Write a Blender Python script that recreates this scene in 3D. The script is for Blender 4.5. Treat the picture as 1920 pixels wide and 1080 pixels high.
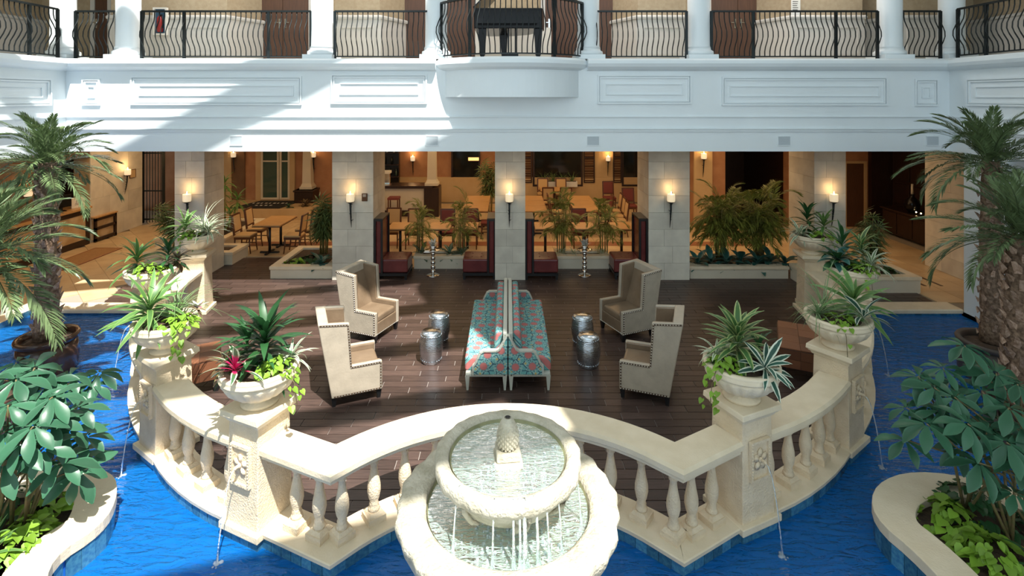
import bpy, math, random, zlib
from mathutils import Vector, Matrix, Euler
random.seed(7)
PI = math.pi
for _o in list(bpy.data.objects):
    bpy.data.objects.remove(_o)
SC = bpy.context.scene
COL = SC.collection
# ------------------------------------------------------------------ camera, sky, sun, exposure
CAMZ, U0, V0 = 4.0, 952.0, 182.0
cam = bpy.data.cameras.new('camera')
cam.sensor_width = 36
cam.lens = 18.75
cam.shift_x = (960 - U0) / 1920
cam.shift_y = (V0 - 540) / 1920
cam.clip_end = 200
camo = bpy.data.objects.new('camera', cam)
camo.location = (0, 0, CAMZ)
camo.rotation_euler = (PI / 2, 0, 0)
COL.objects.link(camo)
SC.camera = camo
SUN = Vector((-.26, .47, -1)).normalized()
w = bpy.data.worlds.new('sky')
SC.world = w
w.use_nodes = True
w.node_tree.nodes['Background'].inputs[0].default_value = (.77, .92, 1.0, 1)
w.node_tree.nodes['Background'].inputs[1].default_value = 1.65
sl = bpy.data.lights.new('sun', 'SUN')
sl.energy = 10.5
sl.angle = .0085
sl.color = (1, .97, .9)
so = bpy.data.objects.new('sun', sl)
so.rotation_euler = SUN.to_track_quat('-Z', 'Y').to_euler()
so.location = (8, -8, 18)
COL.objects.link(so)
vs = SC.view_settings
vs.view_transform = 'Standard'
vs.look = 'None'
vs.gamma = 1
vs.exposure = 0.0
vs.use_curve_mapping = False


def lamp(x, y, z, sx, sy, e, col=(1, .66, .34), rot=None):
    l = bpy.data.lights.new('ceiling_or_fill_lamp', 'AREA')
    l.shape = 'RECTANGLE'
    l.size, l.size_y, l.energy, l.color = sx, sy, e, col
    o = bpy.data.objects.new('ceiling_or_fill_lamp', l)
    o.location = (x, y, z)
    if rot:
        o.rotation_euler = rot
    COL.objects.link(o)


WARM = .48
for ly, lx in ((11.6, -6), (11.6, -2), (11.6, 2), (11.6, 6)):
    lamp(lx, ly - .5, 7.6, 3, .7, 55, (1, .92, .86))  # fill lamps added out of view to lighten the balcony walls
for lx, ly, lsx, lsy, le in [(-10.2, 9, 2, 6, 85), (-10.2, 14.5, 2, 4, 95), (-6.3, 15, 2.5, 3, 90), (-2, 14.3, 3.4, 2.4, 90), (-2, 18, 3.4, 2.4, 90),
                             (2, 14.3, 3.4, 2.4, 95), (2, 18, 3.4, 2.4, 110), (5.5, 14.5, 2.5, 3, 90), (8.6, 14, 2, 3, 60), (10.5, 9, 1, 3, 60)]:
    lamp(lx, ly, 2.9, lsx, lsy, le * WARM)


# ------------------------------------------------------------------ pixel helpers
def G(u, v, z=0.0):
    y = (CAMZ - z) * 1000 / (v - V0)
    return ((u - U0) * y / 1000, y, z)


def PX(u, y):
    return (u - U0) * y / 1000


def PZ(v, y):
    return CAMZ + (V0 - v) * y / 1000


# ------------------------------------------------------------------ materials
MATS = {}


def mat(name, col, rough=.5, metal=0.0, col2=None, ns=4.0, bump=0.0, bs=40.0, rnd=0.0, spec=.5, stretch=None, emit=0, coat=0, detail=4):
    m = bpy.data.materials.new(name)
    m.use_nodes = True
    N, L = m.node_tree.nodes, m.node_tree.links
    b = N['Principled BSDF']
    b.inputs['Roughness'].default_value = rough
    b.inputs['Metallic'].default_value = metal
    b.inputs['Specular IOR Level'].default_value = spec
    b.inputs['Coat Weight'].default_value = coat
    c4 = (*col, 1)
    b.inputs['Base Color'].default_value = c4
    geo = N.new('ShaderNodeNewGeometry')
    pos = geo.outputs['Position']
    if stretch:
        mp = N.new('ShaderNodeMapping')
        mp.inputs['Scale'].default_value = stretch
        L.new(pos, mp.inputs['Vector'])
        pos = mp.outputs['Vector']
    out = None
    if col2:
        t = N.new('ShaderNodeTexNoise')
        t.inputs['Scale'].default_value = ns
        t.inputs['Detail'].default_value = detail
        L.new(pos, t.inputs['Vector'])
        r = N.new('ShaderNodeMapRange')
        r.inputs[1].default_value, r.inputs[2].default_value = .35, .65
        L.new(t.outputs['Fac'], r.inputs[0])
        mx = N.new('ShaderNodeMix')
        mx.data_type = 'RGBA'
        mx.inputs[6].default_value = c4
        mx.inputs[7].default_value = (*col2, 1)
        L.new(r.outputs[0], mx.inputs[0])
        out = mx.outputs[2]
    if rnd:
        oi = N.new('ShaderNodeObjectInfo')
        ad = N.new('ShaderNodeMath')
        ad.operation = 'ADD'
        L.new(oi.outputs['Random'], ad.inputs[0])
        L.new(geo.outputs['Random Per Island'], ad.inputs[1])
        fr = N.new('ShaderNodeMath')
        fr.operation = 'FRACT'
        L.new(ad.outputs[0], fr.inputs[0])
        r = N.new('ShaderNodeMapRange')
        r.inputs[3].default_value, r.inputs[4].default_value = 1 - rnd, 1 + rnd
        L.new(fr.outputs[0], r.inputs[0])
        mu = N.new('ShaderNodeVectorMath')
        mu.operation = 'SCALE'
        if out:
            L.new(out, mu.inputs[0])
        else:
            mu.inputs[0].default_value = col
        L.new(r.outputs[0], mu.inputs['Scale'])
        out = mu.outputs[0]
    if out:
        L.new(out, b.inputs['Base Color'])
    if bump:
        t = N.new('ShaderNodeTexNoise')
        t.inputs['Scale'].default_value = bs
        t.inputs['Detail'].default_value = 3
        L.new(pos, t.inputs['Vector'])
        bp = N.new('ShaderNodeBump')
        bp.inputs['Strength'].default_value = bump
        bp.inputs['Distance'].default_value = .02
        L.new(t.outputs['Fac'], bp.inputs['Height'])
        L.new(bp.outputs[0], b.inputs['Normal'])
    if emit:
        b.inputs['Emission Color'].default_value = c4
        b.inputs['Emission Strength'].default_value = emit
    MATS[name] = m
    return m


def leafmat(name, col, edge=None, ew=.3, base=None, bu=.25, rough=.38, rnd=.25):
    """leaf colour across its width (UV v) and along its length (UV u)"""
    m = mat(name, col, rough, spec=.4)
    N, L = m.node_tree.nodes, m.node_tree.links
    b = N['Principled BSDF']
    uv = N.new('ShaderNodeUVMap')
    sp = N.new('ShaderNodeSeparateXYZ')
    L.new(uv.outputs[0], sp.inputs[0])
    oi = N.new('ShaderNodeObjectInfo')
    geo = N.new('ShaderNodeNewGeometry')
    ad = N.new('ShaderNodeMath'); ad.operation = 'ADD'
    L.new(oi.outputs['Random'], ad.inputs[0]); L.new(geo.outputs['Random Per Island'], ad.inputs[1])
    fr = N.new('ShaderNodeMath'); fr.operation = 'FRACT'
    L.new(ad.outputs[0], fr.inputs[0])
    r = N.new('ShaderNodeMapRange')
    r.inputs[3].default_value, r.inputs[4].default_value = 1 - rnd, 1 + rnd
    L.new(fr.outputs[0], r.inputs[0])
    mu = N.new('ShaderNodeVectorMath'); mu.operation = 'SCALE'
    mu.inputs[0].default_value = col
    L.new(r.outputs[0], mu.inputs['Scale'])
    cur = mu.outputs[0]
    if edge:
        a = N.new('ShaderNodeMath'); a.operation = 'SUBTRACT'; a.inputs[1].default_value = .5
        L.new(sp.outputs['Y'], a.inputs[0])
        a2 = N.new('ShaderNodeMath'); a2.operation = 'ABSOLUTE'
        L.new(a.outputs[0], a2.inputs[0])
        g = N.new('ShaderNodeMapRange')
        g.inputs[1].default_value, g.inputs[2].default_value = ew - .04, ew + .04
        L.new(a2.outputs[0], g.inputs[0])
        mx = N.new('ShaderNodeMix'); mx.data_type = 'RGBA'
        L.new(g.outputs[0], mx.inputs[0]); L.new(cur, mx.inputs[6])
        mx.inputs[7].default_value = (*edge, 1)
        cur = mx.outputs[2]
    if base:
        g = N.new('ShaderNodeMapRange')
        g.inputs[1].default_value, g.inputs[2].default_value = bu + .1, bu - .05
        L.new(sp.outputs['X'], g.inputs[0])
        mx = N.new('ShaderNodeMix'); mx.data_type = 'RGBA'
        L.new(g.outputs[0], mx.inputs[0]); L.new(cur, mx.inputs[6])
        mx.inputs[7].default_value = (*base, 1)
        cur = mx.outputs[2]
    L.new(cur, b.inputs['Base Color'])
    tr = N.new('ShaderNodeBsdfTranslucent')
    L.new(cur, tr.inputs['Color'])
    ms = N.new('ShaderNodeMixShader'); ms.inputs[0].default_value = .22
    L.new(b.outputs[0], ms.inputs[1]); L.new(tr.outputs[0], ms.inputs[2])
    L.new(ms.outputs[0], N['Material Output'].inputs['Surface'])
    return m


mat('white_paint', (.79, .85, .88), .45, col2=(.76, .82, .85), ns=1.2)
mat('cream_paint', (.66, .6, .48), .5, col2=(.62, .56, .44), ns=2)
mat('upper_wall', (.45, .36, .24), .8, col2=(.4, .31, .2), ns=14, bump=.2)
mat('wainscot', (.62, .6, .56), .5)
mat('terracotta_wall', (.43, .22, .115), .8, col2=(.36, .17, .085), ns=3)
mat('ochre_wall', (.56, .4, .22), .75, col2=(.5, .34, .17), ns=1.5)
mat('cast_stone', (.76, .63, .45), .8, col2=(.68, .55, .38), ns=7, bump=.55, bs=60)
mat('smooth_stone', (.76, .65, .48), .7, col2=(.7, .59, .42), ns=5, bump=.2, bs=50)
mat('fountain_stone', (.6, .55, .44), .8, col2=(.43, .39, .29), ns=9, bump=.8, bs=40)
mat('basin_lining', (.3, .29, .15), .7, col2=(.2, .2, .1), ns=8)
mat('marble_tile', (.7, .66, .56), .42, col2=(.58, .54, .46), ns=3, rnd=.13, detail=8)
mat('grout', (.3, .26, .21), .9)
mat('plank_grout', (.34, .3, .27), .9)
mat('plank', (.082, .052, .043), .34, col2=(.046, .03, .026), ns=3, spec=.3, stretch=(1.5, 22, 1), rnd=.3, detail=6, bump=.12, bs=8)
mat('travertine', (.6, .45, .27), .4, col2=(.52, .37, .21), ns=2.5, rnd=.1, detail=6)
mat('border_tile', (.3, .12, .06), .4, rnd=.1)
mat('dark_border', (.09, .05, .03), .4)
mat('pool_tile', (.06, .2, .3), .18, col2=(.03, .12, .24), ns=30, rnd=.4)
mat('pool_floor', (.0, .07, .4), .7, col2=(.005, .14, .52), ns=2.5)
mat('iron', (.018, .024, .026), .38, metal=.5)
mat('door_wood', (.11, .05, .025), .45, col2=(.08, .035, .018), ns=4, stretch=(12, 12, 1))
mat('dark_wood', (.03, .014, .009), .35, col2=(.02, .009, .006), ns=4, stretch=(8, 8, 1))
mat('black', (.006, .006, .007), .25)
mat('black_gloss', (.004, .004, .005), .22, spec=.3)
mat('dark_glass', (.01, .012, .012), .08)
mat('taupe_leather', (.22, .155, .1), .36, col2=(.175, .12, .075), ns=5, bump=.12, bs=35)
mat('pale_leather', (.44, .38, .3), .42, col2=(.38, .33, .26), ns=7, bump=.1, bs=40)
mat('burgundy_leather', (.15, .03, .028), .27, col2=(.11, .02, .02), ns=4, bump=.1, bs=25)
mat('dark_leg', (.012, .012, .013), .35)
mat('brass_nail', (.72, .68, .6), .3, metal=.8)
mat('welt', (.09, .06, .04), .5)
mat('silver', (.72, .77, .82), .2, metal=1, col2=(.6, .67, .74), ns=3, bump=.35, bs=22, stretch=(1, 1, 6))
mat('chrome', (.75, .73, .7), .07, metal=1)
mat('painted_frame', (.5, .52, .46), .5, bump=.3, bs=90)
mat('chair_wood', (.1, .035, .015), .35)
mat('tan_fabric', (.55, .36, .17), .8)
mat('red_fabric', (.17, .035, .03), .7)
mat('table_wood', (.55, .33, .14), .32, col2=(.45, .24, .09), ns=3, stretch=(2, 14, 1))
mat('soil', (.045, .028, .018), .95, bump=.8, bs=30, col2=(.08, .05, .03), ns=20)
mat('pot_brown', (.05, .028, .02), .14, col2=(.1, .05, .03), ns=3)
mat('pot_grey', (.07, .055, .045), .5)
mat('trunk', (.27, .18, .12), .85, col2=(.1, .06, .036), ns=25, bump=.7, bs=30)
mat('stub', (.44, .31, .23), .8, col2=(.22, .13, .08), ns=30, rnd=.35)
mat('stem', (.12, .12, .04), .6, col2=(.2, .14, .07), ns=30)
mat('cane', (.2, .2, .06), .55, col2=(.3, .22, .08), ns=25)
mat('candle_glass', (1, .8, .52), .4, emit=.55)
mat('flame', (1, .72, .34), .5, emit=26)
mat('speaker_grille', (.5, .56, .6), .6, bump=.3, bs=300)
mat('sign_white', (.8, .78, .72), .6)
mat('ink', (.08, .07, .06), .7)
mat('red_paint', (.3, .01, .01), .35)
mat('blue_paint', (.03, .09, .16), .4)
mat('brown_metal', (.12, .06, .03), .4, metal=.6)
mat('rug', (.34, .19, .08), .95, col2=(.28, .15, .06), ns=30)
mat('mat_black', (.012, .012, .012), .9)
mat('patch_leather', (.15, .06, .03), .4, rnd=.5, bump=.1, bs=30)
mat('stone_inset', (.62, .47, .29), .35, col2=(.42, .27, .13), ns=3, detail=9)
mat('silver_flower', (.6, .62, .6), .35, metal=.4)
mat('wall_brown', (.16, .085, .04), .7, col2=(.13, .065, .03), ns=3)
mat('shutter_wood', (.13, .06, .03), .4, rnd=.4)
mat('lit_shelf', (1, .45, .14), .5, emit=2.2)
mat('piano_shelf_white', (.66, .66, .64), .5)
mat('glass_green', (.05, .09, .07), .06)
leafmat('leaf_dracaena', (.1, .22, .06), edge=(.2, .33, .09), ew=.34)
leafmat('leaf_dark', (.026, .095, .03), rough=.4)
leafmat('leaf_stripe', (.07, .17, .05), edge=(.42, .5, .2), ew=.3)
leafmat('leaf_brom', (.03, .1, .07), edge=(.7, .74, .6), ew=.28)
leafmat('leaf_brom_pink', (.06, .15, .06), edge=(.66, .7, .5), ew=.28, base=(.55, .02, .12), bu=.4)
leafmat('leaf_lime', (.2, .36, .035), rough=.45)
leafmat('leaf_grass', (.1, .2, .07), edge=(.28, .38, .18), ew=.3)
leafmat('leaf_white', (.16, .26, .12), edge=(.74, .78, .62), ew=.2)
leafmat('leaf_purple', (.12, .07, .05), edge=(.22, .2, .07), ew=.32)
leafmat('leaf_teal', (.035, .13, .11), edge=(.12, .24, .21), ew=.36, rough=.28)
leafmat('leaf_silver', (.16, .22, .16), edge=(.03, .1, .05), ew=.3, rough=.35)
leafmat('leaf_scheff', (.04, .13, .07), edge=(.055, .16, .09), ew=.4, rough=.34)
leafmat('leaf_palm', (.135, .195, .085), rough=.36, rnd=.35)
leafmat('leaf_areca', (.23, .25, .05), rough=.42, rnd=.35)
leafmat('leaf_lady', (.1, .15, .05), rough=.4, rnd=.35)
leafmat('petal_pink', (.55, .08, .3), rough=.5)
leafmat('petal_red', (.5, .05, .05), rough=.5)
leafmat('petal_yellow', (.55, .3, .06), rough=.5)


def floral(name, sc=4.9):
    m = mat(name, (.17, .4, .38), .8)
    N, L = m.node_tree.nodes, m.node_tree.links
    b = N['Principled BSDF']
    tc = N.new('ShaderNodeTexCoord')
    P = tc.outputs['UV']

    def vor(scale, rndm, off=0):
        mp = N.new('ShaderNodeMapping')
        mp.inputs['Scale'].default_value = (scale,) * 3
        mp.inputs['Location'].default_value = (off, off * .7, 0)
        L.new(P, mp.inputs['Vector'])
        v = N.new('ShaderNodeTexVoronoi')
        v.voronoi_dimensions = '2D'
        v.inputs['Scale'].default_value = 1
        v.inputs['Randomness'].default_value = rndm
        L.new(mp.outputs[0], v.inputs['Vector'])
        s = N.new('ShaderNodeVectorMath'); s.operation = 'SUBTRACT'
        L.new(mp.outputs[0], s.inputs[0]); L.new(v.outputs['Position'], s.inputs[1])
        sp = N.new('ShaderNodeSeparateXYZ'); L.new(s.outputs[0], sp.inputs[0])
        at = N.new('ShaderNodeMath'); at.operation = 'ARCTAN2'
        L.new(sp.outputs[0], at.inputs[0]); L.new(sp.outputs[1], at.inputs[1])
        return v, at.outputs[0]

    def petal(v, ang, k, r0, amp):
        a = N.new('ShaderNodeMath'); a.operation = 'MULTIPLY'; a.inputs[1].default_value = k; L.new(ang, a.inputs[0])
        c = N.new('ShaderNodeMath'); c.operation = 'COSINE'; L.new(a.outputs[0], c.inputs[0])
        d = N.new('ShaderNodeMath'); d.operation = 'MULTIPLY_ADD'; d.inputs[1].default_value = amp; d.inputs[2].default_value = r0
        L.new(c.outputs[0], d.inputs[0])
        t = N.new('ShaderNodeMath'); t.operation = 'LESS_THAN'
        L.new(v.outputs['Distance'], t.inputs[0]); L.new(d.outputs[0], t.inputs[1])
        return t.outputs[0]

    def mixc(cur, fac, col):
        mx = N.new('ShaderNodeMix'); mx.data_type = 'RGBA'
        L.new(fac, mx.inputs[0])
        if cur is None:
            mx.inputs[6].default_value = (.13, .36, .36, 1)
        else:
            L.new(cur, mx.inputs[6])
        mx.inputs[7].default_value = (*col, 1)
        return mx.outputs[2]
    va, aa = vor(sc, .4)
    vb, ab = vor(sc * 1.9, .8, .37)
    cur = mixc(None, petal(vb, ab, 5, .3, .14), (.28, .46, .42))
    cur = mixc(cur, petal(vb, ab, 5, .14, .05), (.5, .36, .1))
    ve, _ = vor(sc * 2.3, .9, .2)
    ve.feature = 'DISTANCE_TO_EDGE'
    le = N.new('ShaderNodeMath'); le.operation = 'LESS_THAN'; le.inputs[1].default_value = .06
    L.new(ve.outputs['Distance'], le.inputs[0])
    cur = mixc(cur, le.outputs[0], (.02, .05, .1))
    cur = mixc(cur, petal(va, aa, 9, .42, .08), (.3, .5, .47))
    cur = mixc(cur, petal(va, aa, 9, .36, .08), (.1, .26, .28))
    cur = mixc(cur, petal(va, aa, 12, .26, .04), (.5, .16, .15))
    L.new(cur, b.inputs['Base Color'])


floral('floral_fabric')


def water_mat(name, tint, diff, dfac, bscale, bstr, gl=1.0):
    m = bpy.data.materials.new(name)
    m.use_nodes = True
    N, L = m.node_tree.nodes, m.node_tree.links
    N.remove(N['Principled BSDF'])
    geo = N.new('ShaderNodeNewGeometry')
    mp = N.new('ShaderNodeMapping'); mp.inputs['Scale'].default_value = (.8, 2.4, 1)
    mp.inputs['Rotation'].default_value = (0, 0, .35)
    L.new(geo.outputs['Position'], mp.inputs[0])
    n1 = N.new('ShaderNodeTexNoise'); n1.inputs['Scale'].default_value = bscale; n1.inputs['Detail'].default_value = 4
    n1.inputs['Distortion'].default_value = .8
    L.new(mp.outputs[0], n1.inputs['Vector'])
    bp = N.new('ShaderNodeBump'); bp.inputs['Strength'].default_value = bstr; bp.inputs['Distance'].default_value = .05
    L.new(n1.outputs['Fac'], bp.inputs['Height'])
    tr = N.new('ShaderNodeBsdfTransparent'); tr.inputs[0].default_value = (*tint, 1)
    df = N.new('ShaderNodeBsdfDiffuse'); df.inputs[0].default_value = (*diff, 1)
    L.new(bp.outputs[0], df.inputs['Normal'])
    m1 = N.new('ShaderNodeMixShader'); m1.inputs[0].default_value = dfac
    L.new(tr.outputs[0], m1.inputs[1]); L.new(df.outputs[0], m1.inputs[2])
    g = N.new('ShaderNodeBsdfGlossy'); g.inputs['Roughness'].default_value = .04
    g.inputs['Color'].default_value = (gl, gl, gl, 1)
    L.new(bp.outputs[0], g.inputs['Normal'])
    fz = N.new('ShaderNodeFresnel'); fz.inputs['IOR'].default_value = 1.33
    L.new(bp.outputs[0], fz.inputs['Normal'])
    m2 = N.new('ShaderNodeMixShader')
    L.new(fz.outputs[0], m2.inputs[0]); L.new(m1.outputs[0], m2.inputs[1]); L.new(g.outputs[0], m2.inputs[2])
    L.new(m2.outputs[0], N['Material Output'].inputs['Surface'])
    MATS[name] = m


water_mat('pool_water', (.1, .44, .88), (.008, .23, .7), .42, 6, 1.0)
water_mat('basin_water', (.75, .95, .9), (.62, .84, .78), .42, 16, .45)
water_mat('stream_water', (.9, .97, 1), (.85, .92, .95), .35, 30, .4)


# ------------------------------------------------------------------ mesh helpers
class MB:
    def __init__(s):
        s.v, s.f, s.uv, s.smooth = [], [], {}, []

    def add(s, vs, fs, sm=False):
        o = len(s.v)
        s.v += [tuple(p) for p in vs]
        for f in fs:
            s.f.append(tuple(i + o for i in f))
            s.smooth.append(sm)
        return s

    def box(s, x0, x1, y0, y1, z0, z1, M=None):
        vs = [Vector((x, y, z)) for z in (z0, z1) for y in (y0, y1) for x in (x0, x1)]
        if M:
            vs = [M @ p for p in vs]
        return s.add(vs, [(0, 2, 3, 1), (4, 5, 7, 6), (0, 1, 5, 4), (2, 6, 7, 3), (0, 4, 6, 2), (1, 3, 7, 5)])

    def frustum(s, x, y, z0, z1, a0, b0, a1, b1, M=None):
        vs = [Vector((x + sx * a, y + sy * b, z)) for z, a, b in ((z0, a0, b0), (z1, a1, b1)) for sy in (-1, 1) for sx in (-1, 1)]
        if M:
            vs = [M @ p for p in vs]
        return s.add(vs, [(0, 2, 3, 1), (4, 5, 7, 6), (0, 1, 5, 4), (2, 6, 7, 3), (0, 4, 6, 2), (1, 3, 7, 5)])

    def prism(s, poly, z0, z1, M=None):
        n = len(poly)
        a = sum(poly[i][0] * poly[(i + 1) % n][1] - poly[(i + 1) % n][0] * poly[i][1] for i in range(n))
        if a < 0:
            poly = poly[::-1]
        vs = [Vector((p[0], p[1], z)) for z in (z0, z1) for p in poly]
        if M:
            vs = [M @ p for p in vs]
        return s.add(vs, [tuple(range(n - 1, -1, -1)), tuple(range(n, 2 * n))] + [(i, (i + 1) % n, n + (i + 1) % n, n + i) for i in range(n)])

    def ring(s, outer, inner, z0, z1):
        n = len(outer)
        vs = [(p[0], p[1], z) for z in (z0, z1) for L in (outer, inner) for p in L]
        fs = []
        for i in range(n):
            j = (i + 1) % n
            fs += [(i, j, 2 * n + j, 2 * n + i), (n + j, n + i, 3 * n + i, 3 * n + j), (2 * n + i, 2 * n + j, 3 * n + j, 3 * n + i), (j, i, n + i, n + j)]
        return s.add(vs, fs)

    def lathe(s, prof, n=24, c=(0, 0, 0), mod=None, closed=True, sx=1, sy=1):
        vs, fs = [], []
        m = len(prof)
        for k, (r, z) in enumerate(prof):
            for i in range(n):
                t = 2 * PI * i / n
                q = r * (mod(t, k) if mod else 1)
                vs.append((c[0] + q * math.cos(t) * sx, c[1] + q * math.sin(t) * sy, c[2] + z))
        for k in range(m - 1):
            for i in range(n):
                j = (i + 1) % n
                fs.append((k * n + i, k * n + j, (k + 1) * n + j, (k + 1) * n + i))
        s.add(vs, fs, True)
        if closed:
            o = len(s.v) - len(vs)
            s.f.append(tuple(o + i for i in range(n - 1, -1, -1))); s.smooth.append(False)
            s.f.append(tuple(o + (m - 1) * n + i for i in range(n))); s.smooth.append(False)
        return s

    def tube(s, pts, r, n=6, caps=True):
        pts = [Vector(p) for p in pts]
        m = len(pts)
        rr = r if isinstance(r, (list, tuple)) else [r] * m
        vs, fs = [], []
        for k, p in enumerate(pts):
            d = (pts[min(k + 1, m - 1)] - pts[max(k - 1, 0)]).normalized()
            a = Vector((0, 0, 1)) if abs(d.z) < .9 else Vector((1, 0, 0))
            e1 = d.cross(a).normalized()
            e2 = d.cross(e1)
            for i in range(n):
                t = 2 * PI * i / n
                vs.append(p + (e1 * math.cos(t) + e2 * math.sin(t)) * rr[k])
        for k in range(m - 1):
            for i in range(n):
                j = (i + 1) % n
                fs.append((k * n + i, (k + 1) * n + i, (k + 1) * n + j, k * n + j))
        s.add(vs, fs, True)
        if caps:
            o = len(s.v) - len(vs)
            s.f.append(tuple(o + i for i in range(n))); s.smooth.append(False)
            s.f.append(tuple(o + (m - 1) * n + i for i in range(n - 1, -1, -1))); s.smooth.append(False)
        return s

    def sphere(s, c, r, n=10, sz=1):
        m = max(4, n // 2 + 1)
        prof = [(max(1e-4, r * math.sin(PI * k / m)), -r * sz * math.cos(PI * k / m)) for k in range(m + 1)]
        return s.lathe(prof, n, c, closed=False)

    def sweep(s, path, prof, closed=False, sm=False):
        """prof: closed loop of (offset to the right of travel, z)"""
        n, k = len(path), len(prof)
        vs, fs = [], []
        for i, p in enumerate(path):
            a = path[i - 1] if (i or closed) else None
            c = path[(i + 1) % n] if (i < n - 1 or closed) else None
            p2 = Vector(p[:2])
            d1 = (p2 - Vector(a[:2])).normalized() if a else None
            d2 = (Vector(c[:2]) - p2).normalized() if c else None
            if d1 is None: d1 = d2
            if d2 is None: d2 = d1
            n1 = Vector((d1.y, -d1.x)); n2 = Vector((d2.y, -d2.x))
            nn = (n1 + n2).normalized()
            sc = 1 / max(.35, nn.dot(n1))
            pz = p[2] if len(p) > 2 else 0
            for o, z in prof:
                q = p2 + nn * o * sc
                vs.append((q.x, q.y, z + pz))
        for i in range(n if closed else n - 1):
            j = (i + 1) % n
            for q in range(k):
                r = (q + 1) % k
                fs.append((i * k + q, i * k + r, j * k + r, j * k + q))
        if not closed:
            fs.append(tuple(range(k - 1, -1, -1)))
            fs.append(tuple((n - 1) * k + q for q in range(k)))
        return s.add(vs, fs, sm)

    def mesh(s, name, m, uv=None):
        me = bpy.data.meshes.new(name)
        me.from_pydata([tuple(p) for p in s.v], [], s.f)
        if any(s.smooth):
            me.polygons.foreach_set('use_smooth', s.smooth)
        if m:
            me.materials.append(MATS[m] if isinstance(m, str) else m)
        if uv:
            ul = me.uv_layers.new(name='UVMap')
            for l in me.loops:
                ul.data[l.index].uv = uv(me.vertices[l.vertex_index].co) if callable(uv) else uv[l.vertex_index]
        me.update()
        return me

    def build(s, name, m, parent=None, bevel=0, uv=None, loc=None, rot=None, fix=False, seg=2):
        me = s.mesh(name, m, uv)
        if fix:
            import bmesh
            bm = bmesh.new(); bm.from_mesh(me)
            bmesh.ops.recalc_face_normals(bm, faces=bm.faces)
            bm.to_mesh(me); bm.free()
        o = link(name, me, parent, loc, rot)
        if bevel:
            md = o.modifiers.new('bevel', 'BEVEL')
            md.width, md.segments, md.limit_method = bevel, seg, 'ANGLE'
            md.angle_limit = .6
        return o


def link(name, me, parent=None, loc=None, rot=None, scale=None):
    o = bpy.data.objects.new(name, me)
    COL.objects.link(o)
    if parent: o.parent = parent
    if loc is not None: o.location = loc
    if rot is not None: o.rotation_euler = rot
    if scale is not None: o.scale = scale if hasattr(scale, '__len__') else (scale,) * 3
    return o


def tag(o, label, cat, group=None):
    o['label'] = label
    o['category'] = cat
    if group: o['group'] = group
    return o


def thing(name, label, cat, loc=(0, 0, 0), rz=0.0, group=None):
    o = link(name, None, None, loc, (0, 0, rz))
    o.empty_display_size = .1
    return tag(o, label, cat, group)


def struct(o):
    o['kind'] = 'structure'
    return o


def dup(root, loc, rz, label, group=None):
    def rec(a, b):
        for ch in a.children:
            c = ch.copy(); COL.objects.link(c); c.parent = b
            rec(ch, c)
    r = root.copy(); COL.objects.link(r)
    r.location = loc; r.rotation_euler = (0, 0, rz); r['label'] = label
    if group: r['group'] = group
    rec(root, r)
    return r


def arcpts(cx, cy, r, a0, a1, n):
    return [(cx + r * math.cos(a0 + (a1 - a0) * i / n), cy + r * math.sin(a0 + (a1 - a0) * i / n)) for i in range(n + 1)]


# ------------------------------------------------------------------ leaf meshes
def strap(name, m, L, W, bend, seg=6, peak=.35, fold=.18, tip=.02, base=.35):
    mb = MB(); uv = []
    x = z = 0.0
    a = 0.0
    for i in range(seg + 1):
        t = i / seg
        wd = W * .5 * (base + (1 - base) * min(1, t / peak)) * (1 if t < peak else max(tip, math.cos((t - peak) / (1 - peak) * PI / 2) ** .8))
        mb.v += [(x, -wd, z + fold * wd), (x, 0, z), (x, wd, z + fold * wd)]
        uv += [(t, 0), (t, .5), (t, 1)]
        a = -bend * ((i + .5) / seg)
        x += L / seg * math.cos(a); z += L / seg * math.sin(a)
        if i:
            o = (i - 1) * 3
            for q in (0, 1):
                mb.f.append((o + q, o + 3 + q, o + 4 + q, o + 1 + q)); mb.smooth.append(True)
    return mb.mesh(name, m, uv)


def heart(name, m, r):
    pts = [(0, 0), (-.15, .35), (.1, .62), (.5, .6), (.95, .3), (1.3, 0), (.95, -.3), (.5, -.6), (.1, -.62), (-.15, -.35)]
    mb = MB()
    mb.v = [(p[0] * r, p[1] * r, -.25 * r * (p[0] ** 2) * .5 + .22 * r * abs(p[1])) for p in pts]
    mb.f = [(0, 9, 8, 7), (0, 7, 6, 5), (0, 5, 4, 3), (0, 3, 2, 1)]
    mb.smooth = [True] * 4
    uv = [(.5 + p[0] * .3, .5 + p[1] * .5) for p in pts]
    return mb.mesh(name, m, uv)


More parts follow.
